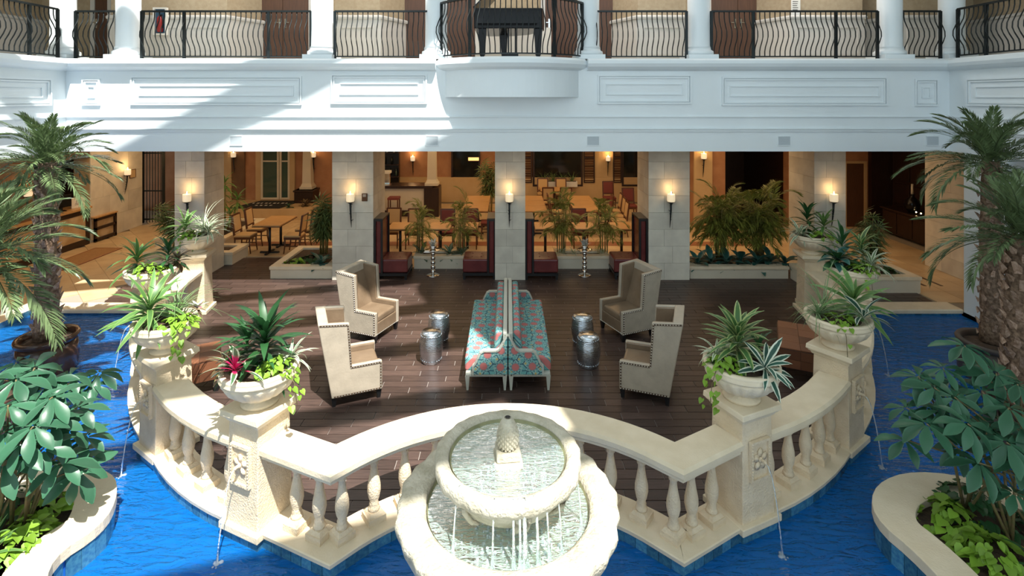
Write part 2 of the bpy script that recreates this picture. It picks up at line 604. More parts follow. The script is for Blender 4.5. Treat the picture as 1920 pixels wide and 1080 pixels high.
def frond(name, m, L, n, ll, lw, droop, vee=.5, sweep=.9, bare=.15, rise=0.0):
    """a feather leaf: rachis along +X that arches over, leaflets both sides"""
    mb = MB(); uv = []
    pts = []
    x = z = 0.0
    for i in range(n + 1):
        t = i / n
        pts.append((x, z, rise - droop * t ** 1.3))
        a = rise - droop * t ** 1.3
        x += L / n * math.cos(a); z += L / n * math.sin(a)
    for i in range(n + 1):
        p = pts[i]; r = .012 * L * (1 - .8 * i / n)
        mb.v += [(p[0], -r, p[1]), (p[0], r, p[1]), (p[0], 0, p[1] - r)]
        uv += [(.5, .5)] * 3
        if i:
            o = 3 * (i - 1)
            mb.f += [(o, o + 3, o + 4, o + 1), (o + 1, o + 4, o + 5, o + 2), (o + 2, o + 5, o + 3, o)]
            mb.smooth += [True] * 3
    for i in range(int(n * bare), n + 1):
        t = i / n
        p = pts[i]
        l = ll * (.35 + .65 * math.sin(PI * min(1, .12 + .83 * t)))
        for sd in (-1, 1):
            an = sweep * (1 - .55 * t) + random.uniform(-.1, .1)
            vz = vee + random.uniform(-.22, .22)
            dx, dy, dz = math.cos(an), sd * math.sin(an) * math.cos(vz), math.sin(an) * math.sin(vz)
            ca, sa = math.cos(p[2]), math.sin(p[2])
            d = Vector((dx * ca - dz * sa, dy, dx * sa + dz * ca)).normalized()
            sdv = d.cross(Vector((0, 0, 1))).normalized()
            b = Vector((p[0], 0, p[1]))
            o = len(mb.v)
            mid = b + d * l * .45
            tip = b + d * l + Vector((0, 0, -l * .22))
            mb.v += [tuple(b), tuple(mid + sdv * lw), tuple(tip), tuple(mid - sdv * lw)]
            uv += [(0, .5), (.5, 1), (1, .5), (.5, 0)]
            mb.f.append((o, o + 1, o + 2, o + 3)); mb.smooth.append(False)
    return mb.mesh(name, m, uv)


def fan(name, m, n, L, lw, droop):
    mb = MB(); uv = []
    for i in range(n):
        a = -1.9 + 3.8 * i / (n - 1)
        d = Vector((math.cos(a), math.sin(a), 0)); s = Vector((-d.y, d.x, 0))
        o = len(mb.v)
        l = L * random.uniform(.85, 1.1)
        mb.v += [(0, 0, 0), tuple(d * l * .5 + s * lw), tuple(d * l + Vector((0, 0, -droop * l))), tuple(d * l * .5 - s * lw)]
        uv += [(0, .5), (.5, 1), (1, .5), (.5, 0)]
        mb.f.append((o, o + 1, o + 2, o + 3)); mb.smooth.append(False)
    return mb.mesh(name, m, uv)


def rosette(name, label, cat, loc, meshes, n, p0, p1, s0=.8, s1=1.1, rise=0.0, group=None, part='leaf', az0=None, tilt=None, root=None, jit=.12):
    """leaves round a crown: pitch goes from p0 (outer) to p1 (inner)"""
    t = root or thing(name, label, cat, loc, random.uniform(0, 6) if az0 is None else az0, group)
    for i in range(n):
        k = i / max(1, n - 1)
        az = i * 2.39996 + random.uniform(-.15, .15)
        pitch = p0 + (p1 - p0) * k + random.uniform(-jit, jit)
        R = Matrix.Rotation(az, 4, 'Z') @ Matrix.Rotation(-pitch, 4, 'Y')
        if tilt: R = Matrix.Rotation(tilt[1], 4, Vector((math.cos(tilt[0]), math.sin(tilt[0]), 0))) @ R
        link(part, meshes[i % len(meshes)], t, (0, 0, rise * k), R.to_euler(), random.uniform(s0, s1))
    return t
# ================================================================== THE SETTING
YF = 10.3           # plane of the upper fascia
XW = 8.53           # planes of the two wings
ZB = 4.74           # balcony floor


def TM(ox, oy, oz, ang):
    return Matrix.Translation((ox, oy, oz)) @ Matrix.Rotation(ang, 4, 'Z')


def frame(mb, M, x0, x1, z0, z1, t, d):
    """four raised strips; local X along, -Y out, Z up"""
    mb.box(x0, x1, -d, .01, z1 - t, z1, M); mb.box(x0, x1, -d, .01, z0, z0 + t, M)
    mb.box(x0, x0 + t, -d, .01, z0 + t, z1 - t, M); mb.box(x1 - t, x1, -d, .01, z0 + t, z1 - t, M)


# fascia with its wings
mb = MB()
mb.prism([(-XW - .3, -3), (-XW, -3), (-XW, YF), (XW, YF), (XW, -3), (XW + .3, -3), (XW + .3, YF + .3), (-XW - .3, YF + .3)], 2.95, ZB)
fas = struct(mb.build('wall_back', 'white_paint'))
path = [(-XW, 0), (-XW, YF), (-1.38, YF)]
path2 = [(1.53, YF), (XW, YF), (XW, 0)]
CORN = [(-.02, 4.5), (.03, 4.51), (.09, 4.535), (.15, 4.58), (.18, 4.64), (.17, 4.7), (.13, 4.735), (-.02, 4.74)]
for p in (path, path2):
    o = MB().sweep(p, CORN).build('cornice', 'white_paint', fas)
fp = [(-XW, 0), (-XW, YF), (XW, YF), (XW, 0)]
for z, h, d in ((3.61, .022, .03), (3.375, .02, .05), (3.335, .035, .03)):
    MB().sweep(fp, [(-.01, z), (d, z), (d, z + h), (-.01, z + h)]).build('band_moulding', 'white_paint', fas)
I4 = TM(0, YF, 0, 0)
for u0, u1, v0, v1, iu, iv in [(155, 189, 148, 198, 10, 14), (246, 566, 143, 197, 15, 17), (621, 801, 139, 195, 16, 17), (1120, 1296, 140, 195, 16, 17),
                               (1353, 1663, 144, 198, 15, 17), (1714, 1758, 148, 199, 14, 15)]:
    mb = MB()
    x0, x1, z0, z1 = PX(u0, YF), PX(u1, YF), PZ(v1, YF), PZ(v0, YF)
    frame(mb, I4, x0, x1, z0, z1, .03, .035)
    frame(mb, I4, x0 + .045, x1 - .045, z0 + .045, z1 - .045, .025, .025)
    frame(mb, I4, x0 + iu * .0103, x1 - iu * .0103, z0 + iv * .0103, z1 - iv * .0103, .018, .02)
    mb.build('panel_moulding', 'white_paint', fas)
for sx in (-1, 1):
    mb = MB()
    M = TM(sx * XW, 0, 0, PI / 2 if sx < 0 else -PI / 2)
    a, b = (5.6, 9.95) if sx < 0 else (-9.9, -5.6)
    frame(mb, M, a, b, 3.84, 4.34, .03, .035); frame(mb, M, a + .045, b - .045, 3.885, 4.295, .025, .025); frame(mb, M, a + .18, b - .18, 3.99, 4.19, .018, .02)
    mb.build('panel_moulding', 'white_paint', fas)
for i, u in enumerate((443, 810, 1112, 1470, 1748)):
    t = thing('speaker', ['square grey speaker grille below the long left fascia panel', 'square grey speaker grille just left below the round balcony',
                          'square grey speaker grille just right below the round balcony', 'square grey speaker grille below the long right fascia panel',
                          'square grey speaker grille behind the right palm crown'][i], 'speaker', (PX(u, YF), YF, PZ(264, YF)), 0, 'speaker grilles in the fascia')
    MB().box(-.115, .115, -.012, .005, -.085, .085).build('grille', 'speaker_grille', t)
    mb = MB(); frame(mb, TM(0, 0, 0, 0), -.125, .125, -.095, .095, .012, .016); mb.build('rim', 'white_paint', t)

# round balcony drum
R0 = 1.75; CY = YF + R0 - .72


def bow(r, n=28, chord=1.4):
    a = math.asin(min(1, chord / r))
    return [(.08 + r * math.sin(-a + 2 * a * i / n), CY - r * math.cos(-a + 2 * a * i / n)) for i in range(n + 1)]


drum = MB().prism(bow(1.65, 28, 1.39) + [(1.47, YF + .1), (-1.31, YF + .1)], 4.0, ZB).build('wall_balcony', 'white_paint')
struct(drum)
MB().sweep(bow(1.65, 32, 1.45), [(-.3, 4.5), (.02, 4.51), (.1, 4.55), (.15, 4.62), (.14, 4.69), (.09, 4.735), (-.3, 4.745)]).build('cornice', 'white_paint', drum)

# storey above: floor, back wall, bays, soffit
bf = struct(MB().prism([(-XW, -3), (-XW, YF), (XW, YF), (XW, -3), (12, -3), (12, 12.8), (-12, 12.8), (-12, -3)], ZB - .14, ZB - .005).build('floor', 'cream_paint'))
ub = struct(MB().box(-12, 12, 12.6, 12.9, ZB, 7.8).build('wall_upper', 'upper_wall'))
struct(MB().box(-12.2, -11.0, -3, 12.9, ZB, 7.8).build('wall_upper_left', 'upper_wall'))
struct(MB().box(11.0, 12.2, -3, 12.9, ZB, 7.8).build('wall_upper_right', 'upper_wall'))
struct(MB().prism([(-XW, -3), (-XW, YF), (XW, YF), (XW, -3), (12.2, -3), (12.2, 13), (-12.2, 13), (-12.2, -3)], 7.7, 9.6).build('ceiling', 'cream_paint'))
for sx in (-1, 1):
    x = sx * 10.98
    mb = MB(); mb.box(min(x, x - sx * .05), max(x, x - sx * .05), 0, 12.6, ZB, 5.74); mb.build('wainscot', 'wainscot', ub)
    mb = MB(); mb.box(min(x, x - sx * .09), max(x, x - sx * .09), 0, 12.6, 5.74, 5.8); mb.build('chair_rail', 'wainscot', ub)
YB = 11.75
for u0, u1 in ((208, 240), (258, 426), (628, 712), (1196, 1286), (1484, 1617), (1690, 1790)):
    x0, x1 = PX(u0, YB), PX(u1, YB)
    ch = .42
    poly = [(x0, YB), (x1, YB), (x1 + ch, 12.6), (x0 - ch, 12.6)]
    MB().prism(poly, ZB, 7.7).build('bay_wall', 'upper_wall', ub)
    e = .03
    poly2 = [(x0 - e, YB - e), (x1 + e, YB - e), (x1 + ch + e, 12.6), (x0 - ch - e, 12.6)]
    MB().prism(poly2, ZB, 5.72).build('wainscot', 'wainscot', ub)
    MB().sweep([(x0 - ch - e, 12.6), (x0 - e, YB - e), (x1 + e, YB - e), (x1 + ch + e, 12.6)], [(-.05, 5.72), (.04, 5.72), (.05, 5.76), (.02, 5.8), (-.05, 5.8)]).build('chair_rail', 'wainscot', ub)
    mb = MB()
    n = 1 if x1 - x0 < 1.2 else 2
    for k in range(n):
        a = x0 + .1 + (x1 - x0 - .1) * k / n
        frame(mb, TM(0, YB - e, 0, 0), a, a + (x1 - x0 - .1) / n - .1, 4.92, 5.55, .03, .02)
    mb.build('panel_moulding', 'wainscot', ub)
YD = 12.58
for i, (u0, u1, dbl) in enumerate([(180, 204, 0), (482, 580, 1), (742, 808, 0), (826, 892, 0), (1022, 1084, 0), (1106, 1162, 0), (1332, 1433, 1), (1622, 1660, 0)]):
    x0, x1 = PX(u0, YD), PX(u1, YD)
    d = struct(link('door_%d' % (i + 1), None, None, (x0, YD, ZB)))
    wd = x1 - x0
    k = 2 if dbl else 1
    for j in range(k):
        l = MB().box(wd / k * j + .004, wd / k * (j + 1) - .004, -.03, .03, .01, 2.2).build('door_leaf', 'door_wood', d, .004)
        hx = wd * .5 + (-.07 if j == 0 else .07) if dbl else wd * .12
        mb = MB(); mb.box(hx - .02, hx + .02, -.045, -.03, .88, 1.1); mb.box(hx - (.1 if j == 0 else .01), hx + (.01 if j == 0 else .1), -.075, -.06, 1.0, 1.02)
        mb.box(hx - .01, hx + .01, -.07, -.04, 1.0, 1.02)
        mb.build('door_handle', 'chrome', l)
    mb = MB(); mb.box(-.1, 0, -.05, .02, 0, 2.3); mb.box(wd, wd + .1, -.05, .02, 0, 2.3); mb.box(-.1, wd + .1, -.05, .02, 2.2, 2.32); mb.build('door_casing', 'wainscot', d)

# upper wall of the atrium, and unseen overhead slabs put in to shape the court's shade
struct(MB().box(-12, 12, YF, YF + .5, 9.6, 13.5).build('wall_above', 'white_paint'))
struct(MB().box(-12.2, -XW, -6, YF, 9.6, 13.5).build('wall_above_left', 'white_paint'))
struct(MB().box(XW, 12.2, -6, YF, 9.6, 13.5).build('wall_above_right', 'white_paint'))
struct(MB().box(-12.2, 12.2, -6.4, -6, -1, 3.0).build('wall_front', 'cream_paint'))
ROOF = 14.0
shade_slab = struct(MB().prism([(1.84, 12), (1.84, 4.3), (2.84, 2.1), (3.54, .8), (4.26, -1.66), (5.2, -5), (6, -8), (26, -8), (26, 12)], ROOF, ROOF + .4).build('ceiling', 'cream_paint'))  # unseen slab, outlined to shade the right half of the court
struct(MB().box(-26, 1.84, 6.9, 14, ROOF, ROOF + .4).build('ceiling', 'cream_paint'))  # unseen slab added to cut the sky light on the floor
struct(MB().box(-26, -7.6, -8, 6.9, ROOF, ROOF + .4).build('ceiling', 'cream_paint'))  # second slab added against overhead sky light
struct(MB().box(-7.6, 6, -9, -3.3, ROOF, ROOF + .4).build('ceiling', 'cream_paint'))  # added slab: dims the floor, leaves front light on the fascia
for c, hw in ((14.3, .19), (12.65, .22), (11.0, .17), (9.35, .19), (7.7, .15), (6.1, .19), (3.75, .36), (1.2, .19)):
    MB().box(-16, 16, -hw, hw, 0, .2, TM(-.36, c - 6.58, ROOF, math.atan2(.28, .96))).build('rafter', 'white_paint', shade_slab)
for k in range(-5, 15):
    MB().box(-24, 3, -.1, .1, .2, .3, TM(-7.98 + 1.36 * k, 10.3, ROOF, math.atan2(.875, -.485) + PI)).build('glazing_bar', 'white_paint', shade_slab)

# lower storey: ceiling, far walls
struct(MB().box(-13, 13, YF + .3, 21.5, 2.96, 4.58).build('ceiling', 'cream_paint'))
struct(MB().box(-13, -XW - .3, -3, YF + .3, 2.96, 4.58).build('ceiling', 'cream_paint'))
struct(MB().box(XW + .3, 13, -3, YF + .3, 2.96, 4.58).build('ceiling', 'cream_paint'))
base = struct(MB().prism([(-13, -3), (-9.2, -3), (-9.2, 10.28), (8.53, 10.28), (8.53, -3), (13, -3), (13, 21.5), (-13, 21.5)], -.4, -.022).build('floor', 'grout'))

# pool
struct(MB().box(-9.3, 8.9, 1.2, 10.4, -.62, -.5).build('floor', 'pool_floor'))
struct(MB().box(-8.94, 8.5, 1.2, 9.99, -.09, -.085).build('pool_water', 'pool_water'))
t = bpy.data.objects['pool_water']; t['kind'] = 'stuff'
struct(MB().sweep([(-8.95, 1.2), (-8.95, 10.05), (-6.2, 10.05)], [(.0, -.5), (.0, -.03), (-.3, -.03), (-.3, -.5)]).build('wall_pool', 'pool_floor'))
struct(MB().sweep([(6.0, 10.02), (8.53, 10.02), (8.53, 1.2)], [(.0, -.5), (.0, -.03), (-.3, -.03), (-.3, -.5)]).build('wall_pool', 'pool_floor'))
coping = struct(MB().sweep([(-8.97, 1.2), (-8.97, 10.03), (-5.7, 10.03)], [(-.3, -.06), (.02, -.06), (.03, .0), (.02, .02), (-.3, .02)]).build('trim_1', 'smooth_stone', bevel=.006))
struct(MB().sweep([(5.7, 10.01), (8.53, 10.01)], [(-.36, -.06), (.02, -.06), (.03, .0), (.02, .02), (-.36, .02)]).build('trim_2', 'smooth_stone', bevel=.006))

# balustrade layout: pedestals (x, y, turn)
PED = [(-5.82, 10.0, -81), (-5.33, 7.98, -58), (-3.92, 6.13, -34), (-2.36, 5.08, -24), (2.26, 5.16, 24), (3.86, 6.24, 36), (5.2, 8.06, 58), (5.66, 9.93, 81)]


def bulge(p, q, s, n):
    p, q = Vector(p[:2]), Vector(q[:2])
    d = (q - p); nn = Vector((d.y, -d.x)).normalized()
    return [tuple(p + d * (i / n) + nn * s * 4 * (i / n) * (1 - i / n)) for i in range(n + 1)]


AC = (0, 3.34); AR = 2.06; TH = .84
VL = (-1.54, 4.71); VR = (1.52, 4.74)
arc = [(AR * math.sin(a) + 0, AC[1] + AR * math.cos(a)) for a in [-TH + 2 * TH * i / 24 for i in range(25)]]
arc[0] = VL; arc[-1] = VR
segs = [bulge(PED[0], PED[1], .08, 6), bulge(PED[1], PED[2], .14, 8), bulge(PED[2], PED[3], .12, 8), [PED[3][:2]] + arc + [PED[4][:2]],
        bulge(PED[4], PED[5], .12, 8), bulge(PED[5], PED[6], .14, 8), bulge(PED[6], PED[7], .08, 6)]
CP = []
for sgm in segs:
    CP += sgm if not CP else sgm[1:]
CP = [(-5.9, 10.4)] + CP + [(5.8, 10.4)]
curb = struct(MB().sweep(CP, [(-.18, .0), (.155, .0), (.185, .02), (.19, .055), (.18, .062), (-.18, .062)]).build('trim_3', 'smooth_stone'))
MB().sweep(CP, [(-.18, -.5), (.158, -.5), (.158, .005), (-.18, .005)]).build('curb_wall', 'pool_tile', curb)


def run_points(path, step, off):
    """points and headings every step along a polyline, moved off to its right"""
    res = []; acc = step / 2
    for i in range(len(path) - 1):
        a, b = Vector(path[i][:2]), Vector(path[i + 1][:2])
        L = (b - a).length; d = (b - a) / L
        while acc < L:
            p = a + d * acc + Vector((d.y, -d.x)) * off
            res.append((p.x, p.y, math.atan2(d.y, d.x))); acc += step
        acc -= L
    return res


tm = MB().box(-.056, .056, -.012, .006, -.065, .065).mesh('tile', 'pool_tile')
tl = run_points(CP, .118, .157) + run_points([(-8.95, 5), (-8.95, 10.05)], .118, .0) + run_points([(-8.95, 10.05), (-6.1, 10.05)], .118, .0) + run_points([(6.0, 10.02), (8.5, 10.02)], .118, .0)
for x, y, a in tl:
    link('tile', tm, curb, (x, y, -.05), (0, 0, a))

# ---------------- plank deck
deckpoly = [VL] + [PED[3][:2]] + segs[2][::-1][1:] + segs[1][::-1][1:] + segs[0][::-1][1:] + [(-5.9, 10.32), (-7.85, 10.32), (-8.15, 11.3), (-7.6, 12.2), (-6.6, 13.3), (-5.1, 13.3), (-5.1, 12.5), (7.0, 12.5),
            (7.0, 11.3), (8.4, 11.3), (8.32, 10.38), (5.9, 10.38)] + segs[6][::-1] + segs[5][::-1][1:] + segs[4][::-1][1:] + [VR] + arc[::-1][1:-1]


def scan(poly, y):
    xs = []
    for i in range(len(poly)):
        (x0, y0), (x1, y1) = poly[i][:2], poly[(i + 1) % len(poly)][:2]
        if (y0 <= y) != (y1 <= y):
            xs.append(x0 + (x1 - x0) * (y - y0) / (y1 - y0))
    xs.sort()
    return list(zip(xs[::2], xs[1::2]))


deck = struct(MB().prism(deckpoly, -.3, -.012).build('floor', 'plank_grout'))
PW, PLN, GAP = .148, .62, .009
pl = []
y = 4.55; row = 0
while y < 13.3:
    for x0, x1 in scan(deckpoly, y + PW / 2):
        off = (row * .235) % PLN
        k = math.floor((x0 - off) / PLN)
        while off + k * PLN < x1:
            a, b = max(x0, off + k * PLN), min(x1, off + (k + 1) * PLN)
            if b - a > .03: pl.append((a + GAP / 2, b - GAP / 2, y + GAP / 2, y + PW - GAP / 2))
            k += 1
    y += PW; row += 1


def plank_box(mb, a, b, c, d):
    return mb.add([(a, c, -.02), (b, c, -.02), (a, d, -.02), (b, d, -.02), (a, c, 0), (b, c, 0), (a, d, 0), (b, d, 0)], [(4, 5, 7, 6), (0, 1, 5, 4), (2, 6, 7, 3), (0, 4, 6, 2), (1, 3, 7, 5)])


def hidden(p):
    x, yy = (p[0] + p[1]) / 2, p[2]
    return yy > 11.8 or (abs(x) < .8 and yy < 5.8)


vis = [p for p in pl if not hidden(p)]
near = set(vis[:298])
full = None
for a, b, c, d in vis[:298]:
    if abs(b - a - PLN + GAP) < 1e-6:
        full = full or plank_box(MB(), -PLN / 2 + GAP / 2, PLN / 2 - GAP / 2, -PW / 2 + GAP / 2, PW / 2 - GAP / 2).mesh('plank', 'plank')
        link('plank', full, deck, ((a + b) / 2, (c + d) / 2, 0))
    else:
        plank_box(MB(), a - (a + b) / 2, b - (a + b) / 2, c - (c + d) / 2, d - (c + d) / 2).build('plank', 'plank', deck, loc=((a + b) / 2, (c + d) / 2, 0))
mb = MB()
for p in pl:
    if p not in near: plank_box(mb, *p)
mb.build('far_planks', 'plank', deck)['kind'] = 'stuff'

# ---------------- travertine tiles
TS = .6
tt = MB().add([(-.297, -.297, -.02), (.297, -.297, -.02), (-.297, .297, -.02), (.297, .297, -.02), (-.297, -.297, 0), (.297, -.297, 0), (-.297, .297, 0), (.297, .297, 0)],
              [(4, 5, 7, 6), (0, 1, 5, 4), (2, 6, 7, 3), (0, 4, 6, 2), (1, 3, 7, 5)]).mesh('floor_tile', 'travertine')


def inpoly(poly, x, y):
    return any(a <= x <= b for a, b in scan(poly, y))


far = MB()
nt = 0
for i in range(-40, 40):
    for j in range(-40, 60):
        c = .7071 * TS
        x, y = -10 + (i - j) * c, 10 + (i + j) * c
        if not (-11.6 < x < -7 and 7.6 < y < 17.4) or inpoly(deckpoly, x + .25, y) or (x > -9.35 and y < 10.5) or (x > -7.6 and y < 13.0): continue
        link('floor_tile', tt, base, (x, y, -.002), (0, 0, PI / 4)); nt += 1
for i in range(-13, 19):
    for j in range(0, 16):
        x, y = i * TS + .3, 10.7 + j * TS
        if x < -7.0 or inpoly(deckpoly, x, y) or x > 11 or y > 20.2: continue
        if x > 7.2 and y < 15:
            link('floor_tile', tt, base, (x, y, -.004)); nt += 1
        elif y > 12.2:
            m2 = .297
            far.box(x - m2, x + m2, y - m2, y + m2, -.02, -.004)
far.build('far_tiles', 'travertine', base)['kind'] = 'stuff'
# dark border lines in the right-hand passage and a border strip in the dining room
mb = MB(); mb.box(-7, 7, 14.35, 14.75, -.02, .001); mb.build('border_strip', 'border_tile', base)
for x in (8.85, 9.2):
    mb = MB(); M = TM(x, 11.3, 0, .04); mb.box(-.03, .03, 0, 4.6, -.02, .002, M); mb.build('border_strip', 'dark_border', base)

# ---------------- stone-clad pillars
TC = {}


def clad(parent, M, wdt, h, rows, cols=2, z0=0):
    rh = h / rows
    for r in range(rows):
        f = (.58, .42) if r % 2 else (.38, .62)
        if cols == 1: f = (1,)
        if cols == 3: f = (.34, .36, .3) if r % 2 else (.22, .4, .38)
        x = 0
        for k in f:
            key = (round(k * wdt, 3), round(rh, 3))
            if key not in TC:
                TC[key] = MB().box(.002, key[0] - .002, -.02, .004, .002, rh - .002).mesh('stone_tile', 'marble_tile')
            p = M @ Vector((x, 0, z0 + r * rh))
            link('stone_tile', TC[key], parent, p, M.to_euler())
            x += k * wdt


def pillar(x0, x1, y0, y1, sides):
    p = struct(MB().box(x0 + .02, x1 - .02, y0 + .02, y1 - .02, -.3, 2.97).build('pillar', 'grout'))
    clad(p, TM(x0, y0 + .02, 0, 0), x1 - x0, 2.95, 8)
    if 'r' in sides: clad(p, TM(x1 - .02, y0, 0, PI / 2), y1 - y0, 2.95, 8)
    if 'l' in sides: clad(p, TM(x0 + .02, y1, 0, -PI / 2), y1 - y0, 2.95, 8)
    return p


pillar(-7.39, -6.73, 11.83, 12.65, 'r')
pillar(-3.84, -2.94, 11.66, 12.76, 'r')
pillar(-.28, .385, 11.66, 12.6, '')
pillar(3.08, 3.98, 11.66, 12.67, 'l')
pillar(6.8, 7.5, 11.83, 12.9, 'l')
pillar(9.95, 10.9, 11.45, 12.72, 'l')
# plain white pier flush with the right wing
struct(MB().box(XW, XW + .5, 9.1, 9.98, -.5, 2.96).build('pillar', 'white_paint', bevel=.01))
struct(MB().box(XW + 1.6, XW + 3, 8.6, 10.0, -.1, 2.96).build('wall_right', 'ochre_wall'))

# far walls of the lower storey
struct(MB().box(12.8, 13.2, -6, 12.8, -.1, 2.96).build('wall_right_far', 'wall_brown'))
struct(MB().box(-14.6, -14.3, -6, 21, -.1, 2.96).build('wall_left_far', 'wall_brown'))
wb = struct(MB().box(-7.6, 13, 20.4, 20.7, -.1, 2.96).build('wall_far', 'terracotta_wall'))
for x0, x1 in ((2.2, 4.3), (-.3, .9), (4.7, 6.9)):
    MB().box(x0, x1, 20.3, 20.41, 0, 2.96).build('wall_panel', 'ochre_wall', wb)
MB().box(-6.5, 7, 20.26, 20.42, 0, .95).build('wall_dado', 'ochre_wall', wb)
wl = struct(MB().box(-11.9, -11.46, 14.62, 16.7, -.1, 2.96).build('wall_left', 'ochre_wall'))
clad(wl, TM(-11.46, 14.62, 0, PI / 2), 2.08, 2.95, 5, 3)
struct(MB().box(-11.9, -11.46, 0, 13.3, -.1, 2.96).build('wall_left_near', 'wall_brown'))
struct(MB().box(-14.2, -11.46, 13.3, 14.62, 2.35, 2.96).build('wall_left_header', 'wall_brown'))
struct(MB().box(-14.4, -13.9, 11, 16.7, -.1, 2.96).build('wall_niche', 'dark_wood'))
struct(MB().box(-14.0, -11.46, 12.9, 13.3, -.1, 2.96).build('wall_niche_side', 'wall_brown'))
struct(MB().box(-14.0, -11.9, 14.62, 14.8, -.1, 2.96).build('wall_niche_back', 'dark_wood'))
we = struct(MB().box(-13.6, -5.9, 18.9, 19.1, -.1, 2.96).build('wall_entry', 'terracotta_wall'))
MB().box(-10.6, -9.75, 18.86, 18.91, 0, 2.96).build('wall_panel', 'ochre_wall', we)
struct(MB().box(-6.2, -5.9, 18.9, 20.5, -.1, 2.96).build('wall_entry_side', 'terracotta_wall'))
plat = struct(MB().box(-9.7, -6.4, 17.3, 18.9, -.05, .36).build('floor', 'ochre_wall', bevel=.01))
# french door of the entrance
d = struct(link('door_10', None, None, (-8.72, 18.88, .36)))
mb = MB(); mb.box(-.18, 0, -.06, .03, 0, 2.6); mb.box(1.02, 1.2, -.06, .03, 0, 2.6); mb.build('door_casing', 'ochre_wall', d)
for j in (0, 1):
    a, b = (0, .64) if j == 0 else (.66, 1.02)
    mb = MB(); frame(mb, TM(0, 0, 0, 0), a, b, .02, 2.58, .07, .05)
    l = mb.build('door_leaf', 'cream_paint', d)
    mb = MB()
    for z in (1.35, 1.8): mb.box(a + .07, b - .07, -.045, .0, z, z + .05)
    mb.build('glazing_bar', 'cream_paint', l)
    MB().box(a + .07, b - .07, -.02, -.005, .09, 2.5).build('pane', 'glass_green', l)
MB().box(-9.75, -9.3, 18.85, 18.9, .36, 2.6).build('wall_panel', 'wall_brown', we)
MB().box(-9.9, -9.75, 18.8, 18.9, 0, 2.96).build('wall_post', 'ochre_wall', we)
# right-hand passage
wr = struct(MB().prism([(5.74, 16.5), (6.73, 16.5), (6.73, 16.8), (5.74, 16.8)], -.1, 2.96).build('wall_passage', 'terracotta_wall'))
MB().box(5.74, 6.3, 16.42, 16.51, 0, 2.96).build('wall_panel', 'ochre_wall', wr)
MB().box(8.68, 11.15, 16.5, 16.8, -.1, 2.96).build('wall_end', 'terracotta_wall', wr)
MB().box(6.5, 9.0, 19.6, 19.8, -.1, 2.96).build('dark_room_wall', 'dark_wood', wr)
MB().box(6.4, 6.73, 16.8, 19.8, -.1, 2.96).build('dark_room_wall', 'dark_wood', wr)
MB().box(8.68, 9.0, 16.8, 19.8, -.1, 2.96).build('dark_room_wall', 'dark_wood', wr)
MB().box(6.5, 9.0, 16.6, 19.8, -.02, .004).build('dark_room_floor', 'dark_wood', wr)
MB().box(11.15, 13, 16.35, 16.8, -.1, 2.96).build('wall_panelled', 'dark_wood', wr)
ws = struct(MB().box(11.8, 13, 12.7, 16.4, -.1, 2.96).build('wall_panelled', 'dark_wood'))
for k in range(5):
    M = TM(11.8, 16.3 - k * .72, 0, -PI / 2)
    MB().box(.03, .66, -.035, .02, .8, 1.4, M).build('panel', 'dark_wood', ws, .01)
    MB().box(.03, .66, -.035, .02, 1.5, 2.5, M).build('panel', 'dark_wood', ws, .01)
for z in (2.62, 2.75):
    MB().box(11.7, 11.81, 12.7, 16.3, z, z + .03).build('crown_moulding', 'border_tile', ws)
dd = struct(link('door_9', None, None, (10.42, 16.5, 0)))
MB().box(.03, .57, -.04, .01, 0, 1.95).build('door_leaf', 'door_wood', dd, .004)
mb = MB(); mb.box(-.06, .03, -.06, .01, 0, 2.02); mb.box(.57, .66, -.06, .01, 0, 2.02); mb.box(.03, .57, -.06, .01, 1.95, 2.02); mb.build('door_casing', 'ochre_wall', dd)
# ================================================================== BALCONY LEVEL
cols = [('at the left corner of the balcony', 119), ('second from the left on the balcony', 241), ('left of the long balcony window wall', 604), ('just left of the round balcony', 818),
        ('just right of the round balcony', 1103), ('left of the brown double doors', 1310), ('second from the right on the balcony', 1668), ('at the right corner of the balcony', 1784)]
cols[2] = ('between the long left railing and the round balcony', 604)
YC = 10.62
c0 = None
for lab, u in cols:
    lb = 'white round balcony column ' + lab
    loc = (PX(u, YC), YC, ZB)
    if c0:
        dup(c0, loc, 0, lb); continue
    c0 = thing('column', lb, 'column', loc, 0, 'columns along the upper balcony')
    MB().box(-.29, .29, -.29, .29, 0, .09).build('plinth', 'white_paint', c0, .006)
    MB().lathe([(.27, .09), (.285, .12), (.28, .16), (.25, .18), (.235, .2), (.24, .22)], 32).build('base', 'white_paint', c0)
    MB().lathe([(.24, .22), (.22, .27), (.215, .6), (.215, 3.0)], 32).build('shaft', 'white_paint', c0)

BP = [(0, .05), (0, .16), (.025, .24), (.09, .34), (.135, .44), (.13, .53), (.08, .64), (.02, .75), (0, .84), (0, .94)]
barm = MB().tube([(0, -o, z) for o, z in BP], .0105, 5).mesh('baluster', 'iron')


